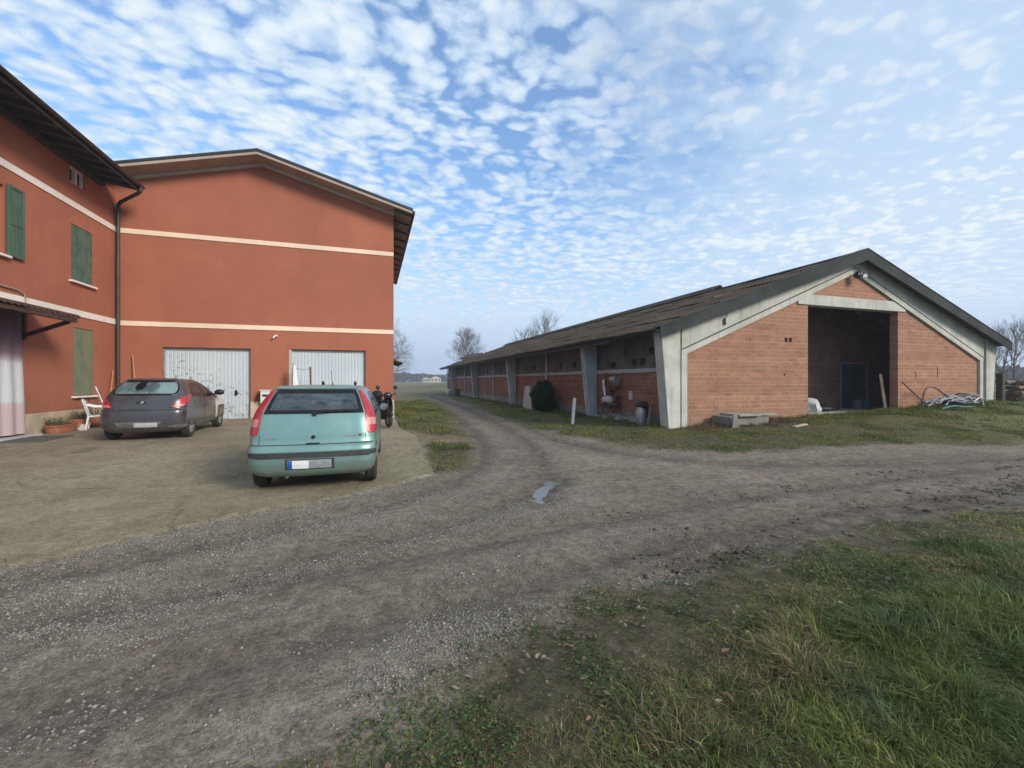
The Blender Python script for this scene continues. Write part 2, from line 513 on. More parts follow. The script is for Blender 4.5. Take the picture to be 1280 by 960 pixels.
def barnroof_mat():
    n = NT('fibre_cement_sheets'); P = n.geo()
    a = n.noise(P, .45, 6, .65); b = n.noise(P, 5, 6, .7); c = n.noise(n.mapping(P, scale=(.5,6,.5)), 1.2, 4, .6)
    col = n.mix(n.maprange(a, .3, .7), (.052,.040,.030), (.092,.070,.052))
    col = n.mix(n.maprange(b, .5, .72, 0, .7), col, (.145,.118,.085))     # lichen
    col = n.mix(n.maprange(c, .5, .75, 0, .5), col, (.028,.022,.018))
    mo = n.noise(P, 2.2, 6, .75)
    col = n.mix(n.maprange(mo, .58, .72, 0, .6), col, (.055,.05,.028))  # moss
    n.color(col); n.rough(1.0); n.p.inputs['Specular IOR Level'].default_value = .05
    n.bump(b, .4, .01)
    return n.m
M['barnroof'] = barnroof_mat()

def leafy(name, attr='col', transl=.25, rough=.6):
    n = NT(name)
    a = n.attr(attr)
    n.color(a.outputs['Color']); n.rough(rough)
    n.p.inputs['Specular IOR Level'].default_value = .25
    d = n.node('ShaderNodeBsdfTranslucent'); n.l(a.outputs['Color'], d.inputs[0])
    mx = n.node('ShaderNodeMixShader'); mx.inputs[0].default_value = transl
    n.l(n.p.outputs[0], mx.inputs[1]); n.l(d.outputs[0], mx.inputs[2]); n.l(mx.outputs[0], n.out.inputs[0])
    return n.m
M['grass'] = leafy('grass_blades')
M['leaf'] = leafy('fallen_leaf', transl=.15, rough=.75)
def stone_mat():
    n = NT('gravel_stone'); a = n.attr('col')
    n.color(n.mix(n.maprange(n.noise(n.geo(), 120, 3), .4, .7, 0, .4), a.outputs['Color'], (.1,.09,.08))); n.rough(.9)
    return n.m
M['stone'] = stone_mat()
# ------------------------------------------------------------------ terrain
SLAB = [(-3.9,4.2),(-3.01,4.82),(-2.66,5.06),(-2.08,5.51),(-1.28,5.98),(-.36,6.3),(.3,6.75),(.95,7.35),(1.05,9.5),(1.18,12.5),(1.0,13.6),(.86,14.6),(.86,18.8),(-8.7,18.8),(-8.7,0.5),(-6.2,2.6)]
FGRASS = [(-1.1,-3),(-.62,1.7),(-.2,1.98),(.13,2.11),(.59,2.39),(1.2,2.63),(1.92,2.87),(2.78,3.06),(3.79,3.12),(4.73,3.16),(5.74,3.23),(6.94,3.32),(8.38,3.35),(14,3.7),(60,4.6),(60,-10),(-1.1,-10)]
VERGE = [(60,8.0),(22,6.9),(15.5,6.45),(13,7.1),(10.2,7.35),(8.6,7.3),(6.9,8.0),(5.75,9.36),(5.4,11.7),(5.3,15.9),(6.2,27),(6.9,43),(7.2,62),(9.4,62),(9.4,11.2),(24.6,11.2),(25.5,40),(60,40)]
LEFTG = [(.86,15.2),(1.5,13.2),(2.6,12.4),(3.2,19.2),(3.9,29.4),(4.4,62),(-80,62),(-80,33),(.86,33)]
PATCH = [(1.12,7.55),(1.75,8.0),(2.15,9.3),(2.35,11.0),(1.9,11.2),(1.2,10.6),(1.05,9.0)]
ORANGE = [(1.15,11.2),(2.3,11.6),(2.8,13.5),(2.4,16.5),(1.2,16.8),(1.0,14.0)]
TR_A = smooth_line([(6.4,60),(5.7,40),(5.2,26),(4.55,17),(4.05,12.0),(3.35,8.6),(2.4,6.2),(.6,4.75),(-2.2,3.75),(-6,2.8),(-12,1.5)])
TR_B = smooth_line([(5.3,60),(4.5,40),(4.05,26),(3.35,17),(2.85,12.0),(2.3,9.2),(1.5,7.3),(.0,5.75),(-2.4,4.65),(-6,3.6),(-12,2.4)])
TR_C = smooth_line([(5.1,14.5),(4.75,11.2),(5.0,9.0),(6.2,7.0),(8.5,5.9),(12,5.3),(18,5.2),(40,6)])
TR_D = smooth_line([(-9,1.6),(-3,2.5),(.5,3.1),(2.6,3.55),(5.0,3.85),(8,3.95),(12,4.1),(20,4.4),(40,5)])
TR_E = smooth_line([(-9,2.9),(-2.5,3.7),(1.0,4.2),(3.4,4.55),(6,4.75),(9,4.8),(14,4.85),(22,5.0),(40,5.6)])
TR_F = smooth_line([(2.2,2.95),(3.3,3.25),(4.6,3.45),(6.2,3.55),(8,3.6),(12,3.85)])
LINES = [TR_A, TR_B, TR_C, TR_D, TR_E]

PUD = [(2.05,5.30),(2.20,5.28),(2.34,5.60),(2.54,5.88),(2.72,6.06),(2.93,6.26),(2.95,6.46),(2.83,6.50),(2.70,6.36),(2.57,6.16),(2.38,5.94),(2.20,5.64)]
def base_z(x, y):
    x = np.asarray(x, float); y = np.asarray(y, float)
    r = .0335*np.clip(x-5, 0, 20.5)*ss(6.3, 10.6, y)*(1-.75*ss(13, 22, y)*ss(11, 9, x))
    l = .15*ss(6.8, 12.5, y)*ss(1.6, -.3, x)
    return r + l

def masks(x, y):
    n1 = fbm(x*1.3, y*1.3, 3) - .5
    n2 = fbm(x*6, y*6, 5) - .5
    jit = n1*.7 + n2*.35
    slab = ss(-.05, .05, sd_poly(x, y, SLAB) + (n2*.22+n1*.22)*ss(13, 8, y))
    nearfac = ss(16, 4, y)
    fg = ss(-.30, .30, sd_poly(x, y, FGRASS) + jit*1.0)
    vg = ss(-.35, .35, sd_poly(x, y, VERGE) + jit*1.1)
    lg = ss(-.5, .5, sd_poly(x, y, LEFTG) + jit*1.6)
    pt = ss(-.15, .25, sd_poly(x, y, PATCH) + jit*.7)
    field = np.clip(ss(26, 34, y)*ss(5.5, 4.0, x - .02*(y-30)) + ss(24.5, 26, x)*ss(9.5, 11, y) + ss(60, 64, y) + ss(-20,-30, x), 0, 1)
    grass = np.clip(np.maximum.reduce([fg, vg, lg*.9, pt]), 0, 1)*(1-slab)
    orange = ss(-.3, .35, sd_poly(x, y, ORANGE) + jit*1.2)*(1-slab)
    # worn mud patches eating into the verge of the grass
    mudpatch = ss(.55, .75, fbm(x*.9+4, y*1.4, 21))*ss(.9, .0, np.abs(sd_poly(x, y, FGRASS)))
    grass = grass*(1-.9*mudpatch*ss(2.0, 3.2, x))
    dl = np.minimum.reduce([d_line(x, y, t) for t in LINES])
    df = d_line(x, y, TR_F)
    rut = np.exp(-(dl/.17)**2)
    mud = np.clip(np.exp(-(dl/.42)**2)*.7 + np.exp(-(df/.25)**2)*.8*ss(.3, .6, fbm(x*2, y*2, 8)) + mudpatch*.9, 0, 1)
    mud = np.maximum(mud, ss(-.45, -.02, sd_poly(x, y, PUD) + n2*.3))
    mud = mud*(1-slab)
    # loose pale gravel lies in long windrows beside the wheel tracks
    gs = fbm(x*.55+y*.25, (y-.28*x)*2.1, 31)
    grav = ss(.46, .68, gs)*ss(9.5, 5.5, y)*ss(4.5, 1.0, x) 
    edge = sd_poly(x, y, SLAB)
    grav = np.maximum(grav, ss(-.75, -.2, edge)*ss(.1, -.1, edge)*.85*ss(8.5, 7.0, y))
    grav = np.maximum(grav, .45*ss(.5, .7, fbm(x*1.5, y*1.5, 77))*ss(9, 6, y))
    grav = grav*(1-slab)*(1-grass)*(1-.6*rut)
    return dict(slab=slab, grass=grass, field=field, orange=orange, mud=mud, grav=grav, rut=rut, fg=fg, df=df, edge=edge)



def ground_z(x, y, mk=None):
    mk = mk or masks(x, y)
    z = base_z(x, y)
    rough = (fbm(x*.7, y*.7, 2)-.5)*.06*ss(0, 3, np.abs(x)+y)
    fine = (fbm(x*4.5, y*4.5, 9)-.5)
    z = z + (1-mk['slab'])*(rough*.8 + fine*.022 - .035*mk['rut'] - .03)
    z = z + .04*mk['slab']*0
    z = z + mk['fg']*(.05*ss(0, .8, sd_poly(x, y, FGRASS)) + .03*fine)
    z = z - .03*np.exp(-(mk['df']/.16)**2)*(1-mk['slab']) + .05*(fbm(x*7, y*7, 15)-.5)*np.exp(-(mk['df']/.5)**2)
    z = z - .035*ss(-.14, .07, sd_poly(x, y, PUD))
    z = z - .4*ss(120, 600, np.hypot(x, y))
    return z

def axis_pts(segs):
    out = []
    for a, b, n in segs:
        out += list(np.linspace(a, b, n, endpoint=False))
    return out
gx = axis_pts([(-3000,-300,12),(-300,-40,24),(-40,-10,40),(-10,-4,60),(-4,6,200),(6,12,85),(12,26,90),(26,60,40),(60,300,30),(300,3000,12)]) + [3000]
gy = axis_pts([(-60,-4,14),(-4,1.2,18),(1.2,8,170),(8,14,95),(14,26,90),(26,64,70),(64,300,40),(300,3000,14)]) + [3000]
GX, GY = np.meshgrid(np.array(gx), np.array(gy))
X = GX.ravel(); Y = GY.ravel()
mk = masks(X, Y)
Z = ground_z(X, Y, mk)
# the ground under the buildings stays out of the rooms: flat, just below their floors
inb = ((X > 9.6) & (X < 24.4) & (Y > 11.35) & (Y < 54))
Z = np.where(inb, .0, Z)
V = np.stack([X, Y, Z], 1)
NXg, NYg = len(gx), len(gy)
ii, jj = np.meshgrid(np.arange(NYg-1), np.arange(NXg-1), indexing='ij')
Q = np.stack([ii*NXg+jj, ii*NXg+jj+1, (ii+1)*NXg+jj+1, (ii+1)*NXg+jj], -1).reshape(-1, 4)
A1 = np.stack([mk['grass'], mk['slab'], mk['grav']], 1)
A2 = np.stack([mk['mud'], mk['orange'], mk['field']], 1)
fs = {k: mk[k][Q].mean(1) for k in ('slab', 'grass', 'field')}
cls = np.where(fs['slab'] > .5, 1, np.where((fs['grass'] < .45) & (fs['field'] < .4), 2, 0))

def ground_mat():
    n = NT('ground_surface'); P = n.geo()
    a1 = n.sep(n.attr('gm').outputs['Color']) if False else None
    A = n.node('ShaderNodeSeparateColor'); n.l(n.attr('gm').outputs['Color'], A.inputs[0])
    B = n.node('ShaderNodeSeparateColor'); n.l(n.attr('gm2').outputs['Color'], B.inputs[0])
    grass, slab, grav = A.outputs; mud, orange, field = B.outputs
    big = n.noise(P, .6, 5, .6); mid = n.noise(P, 4.5, 6, .7); fine = n.noise(P, 40, 5, .75); vf = n.noise(P, 150, 3, .7)
    # dirt
    dirt = n.mix(n.maprange(big, .3, .7), (.172,.142,.108), (.246,.208,.162))
    dirt = n.mix(n.maprange(mid, .4, .75, 0, .55), dirt, (.100,.080,.062))
    dirt = n.mix(n.maprange(fine, .5, .78, 0, .5), dirt, (.21,.19,.165))
    dirt = n.mix(n.maprange(vf, .55, .75, 0, .35), dirt, (.055,.047,.04))
    # long streaks worn along the direction of travel
    stk = n.noise(n.mapping(P, scale=(.32,1.9,1), rot=(0,0,-.22)), 1.5, 6, .68)
    dirt = n.mix(n.maprange(stk, .52, .72, 0, .62), dirt, (.085,.069,.054))
    dirt = n.mix(n.maprange(stk, .46, .28, 0, .55), dirt, (.255,.222,.178))
    clod = n.noise(n.mapping(P, scale=(.7,1.6,1), rot=(0,0,-.15)), 5.5, 6, .75)
    rx = n.maprange(n.sep(P)[0], 1.5, 5.0, .15, 1)
    dirt = n.mix(n.math('MULTIPLY', n.maprange(clod, .55, .66, 0, .75), rx), dirt, (.045,.037,.030))
    # stones pressed into the surface
    v = n.node('ShaderNodeTexVoronoi'); n.l(n.mapping(P, scale=(1,1,1)), v.inputs['Vector']); v.inputs['Scale'].default_value = 46
    v2 = n.node('ShaderNodeTexVoronoi'); n.l(P, v2.inputs['Vector']); v2.inputs['Scale'].default_value = 95
    def stones(vv, r0, thr0, thr1):
        hc = n.node('ShaderNodeSeparateColor'); n.l(vv.outputs['Color'], hc.inputs[0])
        dome = n.maprange(vv.outputs['Distance'], r0, r0*.6)
        thr = n.math('ADD', n.math('MULTIPLY', grav, thr1-thr0), thr0)
        on = n.math('LESS_THAN', hc.outputs[0], thr)
        tone = n.ramp(hc.outputs[1], [(0,(.11,.098,.082)),(.4,(.17,.153,.13)),(.75,(.235,.216,.187)),(1,(.31,.295,.262))])
        return n.math('MULTIPLY', dome, on), tone
    s1, t1 = stones(v, .42, .10, .85)
    s2, t2 = stones(v2, .45, .22, .8)
    dirt = n.mix(n.math('MULTIPLY', s2, .8), dirt, t2)
    dirt = n.mix(n.math('MULTIPLY', s1, .9), dirt, t1)
    dirt = n.mix(n.math('MULTIPLY', mud, n.maprange(mid, .25, .6, .45, .95)), dirt, (.085,.068,.053))
    # red brick dust worn in
    rd = n.maprange(n.noise(P, 1.15, 3, .6), .62, .74, 0, .45)
    dirt = n.mix(rd, dirt, (.15,.085,.062))
    org = n.mix(n.maprange(mid, .3, .7), (.13,.10,.05), (.24,.155,.085))
    dirt = n.mix(n.math('MULTIPLY', orange, n.maprange(n.noise(P, 2.2, 4), .3, .6, .2, .9)), dirt, org)
    # soil and thatch under the grass
    th = n.mix(n.maprange(mid, .35, .65), (.052,.048,.025), (.100,.082,.050))
    th = n.mix(n.maprange(fine, .5, .75, 0, .5), th, (.10,.085,.05))
    far = n.mix(n.maprange(n.noise(n.mapping(P, scale=(.25,1,1)), .5, 5, .6), .35, .65), (.115,.125,.040), (.165,.145,.062))
    d = n.node('ShaderNodeVectorMath', operation='LENGTH'); n.l(P, d.inputs[0])
    fd = n.maprange(d.outputs['Value'], 12, 26)
    th = n.mix(fd, th, far)
    col = n.mix(grass, dirt, th)
    py = n.sep(P)[1]
    # ploughed and stubble fields in strips, worked parallel to the far hedge
    stripe = n.noise(n.mapping(P, scale=(.004,.03,1), rot=(0,0,.15)), 1.0, 3, .6)
    fld = n.ramp(stripe, [(.30,(.13,.155,.055)),(.45,(.165,.145,.07)),(.52,(.15,.11,.065)),(.60,(.24,.21,.12)),(.72,(.13,.165,.06))])
    fld = n.mix(n.maprange(n.noise(P, .7, 6, .7), .35, .7, 0, .5), fld, (.075,.075,.035))
    gr = n.maprange(n.sep(P)[0], 22, 27)
    fld = n.mix(n.math('MULTIPLY', gr, .8), fld, (.12,.17,.065))
    col = n.mix(field, col, fld)
    # concrete yard
    cb = n.noise(P, .38, 6, .65)
    con = n.mix(n.maprange(cb, .3, .7), (.195,.162,.108), (.305,.262,.185))
    con = n.mix(n.maprange(mid, .4, .75, 0, .5), con, (.14,.12,.085))
    con = n.mix(n.maprange(fine, .5, .75, 0, .35), con, (.31,.28,.22))
    moss = n.math('MULTIPLY', n.maprange(n.noise(P, 1.1, 7, .75), .40, .62), n.maprange(py, 12.5, 6.5))
    con = n.mix(n.math('MULTIPLY', moss, .55), con, n.mix(n.maprange(fine, .4, .6), (.105,.095,.045), (.20,.175,.09)))
    con = n.mix(n.math('MULTIPLY', s2, .35), con, t2)
    oil = n.maprange(n.noise(P, .75, 3, .5), .62, .72, 0, .55)
    con = n.mix(oil, con, (.085,.075,.06))
    # cracks
    cr = n.node('ShaderNodeTexVoronoi', feature='DISTANCE_TO_EDGE')
    n.l(n.mix(.25, P, n.noise(P, 1.2, 6, .75, 'Color')), cr.inputs['Vector']); cr.inputs['Scale'].default_value = .42
    crk = n.maprange(cr.outputs['Distance'], .008, .002)
    crk = n.math('MULTIPLY', crk, n.maprange(n.noise(P, 1.1, 4), .45, .65))
    con = n.mix(n.math('MULTIPLY', crk, .5), con, (.09,.085,.05))
    col = n.mix(slab, col, con)
    # grit at several sizes: crumbs of soil, dust and tiny stones
    g1_ = n.noise(P, 11, 8, .82); g2_ = n.noise(P, 55, 4, .8)
    crunch = n.math('MULTIPLY', n.maprange(g1_, .36, .64, .66, 1.30), n.maprange(g2_, .36, .64, .70, 1.28))
    crunch = n.mix(n.math('MULTIPLY', slab, .35), crunch, (1.0, 1.0, 1.0))
    col = n.mix(1.0, col, crunch, 'MULTIPLY')
    n.color(col)
    wet = n.math('MULTIPLY', mud, n.maprange(big, .5, .7))
    n.rough(n.math('SUBTRACT', .95, n.math('MULTIPLY', wet, .35)))
    n.p.inputs['Specular IOR Level'].default_value = .25
    h = n.math('ADD', n.math('MULTIPLY', s1, 1.0), n.math('MULTIPLY', s2, .55))
    h = n.math('MULTIPLY', h, n.math('SUBTRACT', 1.0, n.math('MULTIPLY', slab, .8)))
    h = n.math('ADD', h, n.math('MULTIPLY', fine, 1.1)); h = n.math('ADD', h, n.math('MULTIPLY', mid, 3.0))
    h = n.math('SUBTRACT', h, n.math('MULTIPLY', crk, n.math('MULTIPLY', slab, 1.5)))
    n.bump(h, .7, .012)
    return n.m
M['ground'] = ground_mat()
for k, nm in ((0, 'ground'), (1, 'concrete_yard'), (2, 'dirt_road')):
    q = Q[cls == k]
    u, inv = np.unique(q, return_inverse=True)
    o = raw_mesh(nm, V[u], inv.reshape(-1, 4), [M['ground']], {'gm': A1[u], 'gm2': A2[u]}, smooth=True, quads=True)
    o['kind'] = 'structure'
    o['label'] = {0: 'grass verges and flat winter fields around the farm', 1: 'stained mossy concrete yard in front of the garages',
                  2: 'rutted brown dirt and gravel track'}[k]
    o['category'] = {0: 'ground', 1: 'yard', 2: 'track'}[k]

def gz(x, y):
    a = np.atleast_1d(np.asarray(x, float)); b = np.atleast_1d(np.asarray(y, float))
    r = ground_z(a, b)
    return float(r[0]) if np.ndim(x) == 0 else r

# puddle in the wheel rut
def water_mat():
    n = NT('puddle_water'); P = n.geo()
    n.color((.10,.092,.08)); n.rough(.14); n.p.inputs['Specular IOR Level'].default_value = .5
    n.p.inputs['Coat Weight'].default_value = .0; n.p.inputs['Coat Roughness'].default_value = .05
    n.bump(n.noise(P, 9, 2), .03, .004)
    return n.m
pl = smooth_line(PUD + [PUD[0]], 5)[:-1]
pc = [(np.mean([q[0] for q in pl[max(0,i-1):i+2]]), np.mean([q[1] for q in pl[max(0,i-1):i+2]])) for i in range(len(pl))]
def _out(i):
    (x0, y0), (x1, y1) = pl[i-1], pl[(i+1) % len(pl)]
    L_ = math.hypot(x1-x0, y1-y0) or 1
    nx, ny = (y1-y0)/L_, -(x1-x0)/L_
    if sd_poly(pl[i][0]+nx*.01, pl[i][1]+ny*.01, PUD) > sd_poly(pl[i][0]-nx*.01, pl[i][1]-ny*.01, PUD): nx, ny = -nx, -ny
    return (pl[i][0]+nx*.055, pl[i][1]+ny*.055)
pl = [_out(i) for i in range(len(pl))]
pz = float(np.percentile([gz(x, y) for x, y in pl], 30)) - .004
cxp, cyp = 2.55, 5.95
mb = MB(); mb.f = []
vs = [(x, y, pz) for x, y in pl] 
bmq = bmesh.new()
f = bmq.faces.new([bmq.verts.new(p) for p in vs])
bmesh.ops.triangulate(bmq, faces=[f])
me = bpy.data.meshes.new('puddle'); bmq.to_mesh(me); bmq.free()
me.materials.append(water_mat())
o = bpy.data.objects.new('puddle', me); COL.objects.link(o)
for p in me.polygons:
    if p.normal.z < 0: p.flip()
sset(o, 'small shiny rain puddle in the wheel rut of the dirt track', 'puddle', kind='structure')

# ------------------------------------------------------------------ loose stones, grass, leaves (nobody could count them)
def scatter(n, x0, x1, y0, y1, dens, near=True):
    """random points, thinned by dens(x, y) in 0..1"""
    x = rng.uniform(x0, x1, n)
    y = rng.uniform(y0, y1, n)
    k = rng.random(n) < dens(x, y)
    return x[k], y[k]

def build_stones(name, x, y, r, col, label):
    N = len(x)
    base = np.array([(1,0,0),(-1,0,0),(0,1,0),(0,-1,0),(0,0,1),(0,0,-1)], float)
    tri = np.array([(0,2,4),(2,1,4),(1,3,4),(3,0,4),(2,0,5),(1,2,5),(3,1,5),(0,3,5)])
    V = np.repeat(base[None], N, 0)*rng.uniform(.65, 1.25, (N,6,1))
    V = V*r[:,None,None]*np.stack([rng.uniform(.8,1.5,N), rng.uniform(.7,1.1,N), rng.uniform(.4,.75,N)], 1)[:,None,:]
    a = rng.uniform(0, 2*pi, N); c, s = np.cos(a)[:,None], np.sin(a)[:,None]
    vx = V[...,0]*c - V[...,1]*s; vy = V[...,0]*s + V[...,1]*c
    V = np.stack([vx + x[:,None], vy + y[:,None], V[...,2] + (gz(x, y) + r*.12)[:,None]], -1)
    T = (np.arange(N)[:,None,None]*6 + tri[None]).reshape(-1,3)
    o = raw_mesh(name, V.reshape(-1,3), T, [M['stone']], {'col': np.repeat(col, 6, 0)})
    return sset(o, label, 'gravel', kind='stuff')

def dstone(x, y):
    m = masks(x, y)
    d = np.hypot(x, y)
    return np.clip((.05 + 1.3*m['grav']**1.4)*(1-m['grass'])*(1-m['slab']*(.97-.55*ss(1.1, .1, m['edge'])))*ss(11, 3, d), 0, 1)
xs1, ys1 = scatter(340000, -6, 4.5, 1.5, 8.5, dstone)
r1 = np.clip(rng.lognormal(math.log(.0056), .42, len(xs1)), .003, .017)
tone = rng.beta(2, 2.6, len(xs1))
c1 = np.stack([.125+.22*tone, .115+.205*tone, .098+.18*tone], 1)*(1+rng.normal(0, .05, (len(xs1),3)))
build_stones('gravel', xs1, ys1, r1, c1, 'loose pale gravel scattered along the dirt track')

def blades(name, x, y, h, w, col, label, lean=.5, cat='grass', bendk=1.0, tuft=False):
    N = len(x)
    z = gz(x, y) - .01
    a = rng.uniform(0, 2*pi, N)                    # facing
    b = (a + pi/2 + rng.normal(0, .5, N)) if not tuft else (2*pi*3*fbm(x*2.6, y*2.6, 91) + rng.normal(0, 1.15, N)); a = b - pi/2 + rng.normal(0, .6, N)   # lean direction
    ln = np.abs(rng.normal(lean, lean*.55, N))
    dx, dy = np.cos(b), np.sin(b)
    wx, wy = np.cos(a)*w/2, np.sin(a)*w/2
    P0 = np.stack([x, y, z], 1)
    up1 = h*.55; out1 = h*.30*ln
    up2 = h*np.clip(1-.38*ln*bendk, .15, 1); out2 = h*ln*.95
    V = np.zeros((N,5,3))
    V[:,0] = P0 - np.stack([wx, wy, 0*wx], 1); V[:,1] = P0 + np.stack([wx, wy, 0*wx], 1)
    mid = P0 + np.stack([dx*out1, dy*out1, np.minimum(up1, up2*.8)], 1)
    V[:,2] = mid - .8*np.stack([wx, wy, 0*wx], 1); V[:,3] = mid + .8*np.stack([wx, wy, 0*wx], 1)
    V[:,4] = P0 + np.stack([dx*out2, dy*out2, up2], 1)
    T = (np.arange(N)[:,None,None]*5 + np.array([(0,1,3),(0,3,2),(2,3,4)])[None]).reshape(-1,3)
    C = np.repeat(col[:,None], 5, 1)*np.array([.75,.75,.95,.95,1.1])[None,:,None]
    o = raw_mesh(name, V.reshape(-1,3), T, [M['grass']], {'col': C.reshape(-1,3)}, smooth=True)
    return sset(o, label, cat, kind='stuff')

def grass_cols(x, y, dry=.25, bright=0.0, seed=40, lt=.10):
    N = len(x)
    t = fbm(x*1.1, y*1.1, seed); u = fbm(x*2.7, y*2.7, seed+5)
    g1 = np.array([.060,.092,.026]); g2 = np.array([.125,.152,.036]); g3 = np.array([.062,.086,.046]); s1 = np.array([.24,.195,.105]); s2 = np.array([.15,.105,.06])
    k = ss(.3, .7, t)[:,None]
    c = g1*(1-k) + g2*k
    k3 = ss(.5, .8, u)[:,None]; c = c*(1-k3*.7) + g3*k3*.7
    c = c*(1+bright)
    dryp = np.clip(dry*2.2*ss(.35, .75, fbm(x*1.7+9, y*1.7, seed+9)), 0, .95)
    isd = rng.random(N) < dryp
    m = rng.random(N)[:,None]
    c = np.where(isd[:,None], s1*m + s2*(1-m), c)
    lite = rng.random(N) < lt
    c = np.where(lite[:,None], c*1.7+.02, c)
    return np.clip(c*(1+rng.normal(0, .22, (N,1))), .012, .6)

def dfg(x, y):
    m = masks(x, y); d = np.hypot(x, y)
    return m['grass']**.8*ss(9.5, 2.0, d)*(.52+.48*ss(.36, .58, fbm(x*1.9, y*1.9, 61)))*(m['fg'] > .02)
x, y = scatter(620000, -1, 11.5, .9, 4.6, dfg)
thick = ss(.25, 1.3, sd_poly(x, y, FGRASS))
d = np.hypot(x, y)
h = (.022 + .070*thick*rng.uniform(.3, 1.7, len(x)))*(.5+1.1*ss(.3, .75, fbm(x*2.3, y*2.3, 71)))*(1+.3*ss(2, 7, x))
w = (.0026 + .0030*rng.random(len(x)))*(1+.18*d)*.8
bright = .25*ss(3, 7, x)
c = grass_cols(x, y, .29)*(1.06+.30*ss(2.5, 7, x))[:,None]
blades('foreground_grass', x, y, h, w, c, 'long tousled green grass and dry stalks in the right foreground', 1.05, tuft=True)
print('fg blades', len(x), 'stones', len(xs1))

def dvg(x, y):
    m = masks(x, y)
    return m['grass']*(m['fg'] < .2)*(m['field'] < .6)*ss(60, 12, y)*(.14+.86*ss(.40, .58, fbm(x*1.1, y*1.5, 62)))
x, y = scatter(300000, 5.0, 30, 6.2, 11.3, dvg)
k = ~((x > 9.3) & (y > 11.1)); x, y = x[k], y[k]
wall = ss(9.4, 11.1, y)*ss(8.8, 9.6, x)
dl = ss(16, 26, x)
h = (.035 + .10*wall + .03*dl)*rng.uniform(.4, 1.5, len(x))*(.6+.9*fbm(x*1.1, y*1.1, 72))
c = grass_cols(x, y, .24, seed=140, lt=.03)*np.array([1.28,1.26,1.0])
dryk = (wall*ss(13.6, 12.6, x) > .4*rng.random(len(x)))
c = np.where(dryk[:,None], np.array([.20,.15,.085])*rng.uniform(.5, 1.1, (len(x),1)), c)
blades('verge_grass', x, y, h, .010+.006*rng.random(len(x)), c, 'short green verge grass along the front of the brick barn', .7)
x, y = scatter(150000, 5.0, 9.2, 11.2, 54, lambda x, y: dvg(x, y)*ss(60, 8, y))
h = (.05 + .06*ss(7.5, 9, x))*rng.uniform(.4, 1.5, len(x))*(.6+.9*fbm(x*1.1, y*1.1, 73))
blades('side_verge_grass', x, y, h, .014+.01*rng.random(len(x)), grass_cols(x, y, .15, seed=160, lt=.03)*np.array([1.30,1.30,1.0]), 'green grass strip along the long side of the brick barn', .7)
def dlg(x, y):
    m = masks(x, y)
    return m['grass']*(m['fg'] < .2)*(.25+.75*ss(.4, .6, fbm(x*.9, y*.9, 63)))*(1-.75*m['orange'])
x, y = scatter(120000, .9, 4.6, 7.3, 36, dlg)
h = (.04+.13*ss(.45, .75, fbm(x*1.0, y*.8, 74)))*rng.uniform(.4, 1.4, len(x))
blades('yard_edge_grass', x, y, h, .009+.012*ss(9, 20, y)*rng.random(len(x))+.003, grass_cols(x, y, .25, seed=180, lt=.03)*np.array([1.28,1.26,1.0]), 'tufts of grass and weeds between the concrete yard and the track', .6)
# moss and grass tufts in the joint along the yard edge
def dse(x, y):
    m = masks(x, y)
    return (np.exp(-((m['edge']-.03)/.14)**2) + .35*np.exp(-((m['edge']-.25)/.3)**2)*ss(.5,.7,fbm(x*4,y*4,66)))*ss(.36, .58, fbm(x*2.2, y*2.2, 64))*.8
x, y = scatter(90000, -6, 1.5, 3.4, 12, dse)
blades('joint_grass', x, y, rng.uniform(.01, .045, len(x)), .004+.004*rng.random(len(x)), grass_cols(x, y, .55, seed=190)*1.15, 'low moss and grass growing along the edge of the concrete yard', .8)

# straw and dead stalks blown over the yard
def dst(x, y):
    m = masks(x, y)
    return m['slab']*ss(3.5, .0, m['edge'])*ss(.45, .65, fbm(x*1.5, y*1.5, 67))
x, y = scatter(16000, -6, 1.2, 3.6, 12.5, dst)
blades('straw_litter', x, y, rng.uniform(.02, .07, len(x)), .004+.004*rng.random(len(x)), np.array([.30,.245,.14])*rng.uniform(.4, 1.2, (len(x),1)), 'bits of straw and dead stalks strewn over the edge of the concrete yard', 2.4, cat='straw', bendk=1.1, tuft=True)
# clods of dark mud thrown up beside the ruts on the right
def dcl(x, y):
    m = masks(x, y)
    df = m['df']; dd = np.minimum(d_line(x, y, TR_D), d_line(x, y, TR_E))
    return (np.exp(-(df/.22)**2) + .30*np.exp(-(dd/.3)**2))*ss(.42, .62, fbm(x*2.3, y*2.3, 68))*ss(1.8, 3.2, x)*(1-m['slab'])
x, y = scatter(26000, 1.8, 14, 2.6, 6.2, dcl)
r_ = np.clip(rng.lognormal(math.log(.013), .5, len(x)), .004, .05)
build_stones('mud_clods', x, y, r_, np.array([.070,.055,.043])*rng.uniform(.55, 1.4, (len(x),1)), 'dark crumbly clods of mud along the ruts on the right of the track')
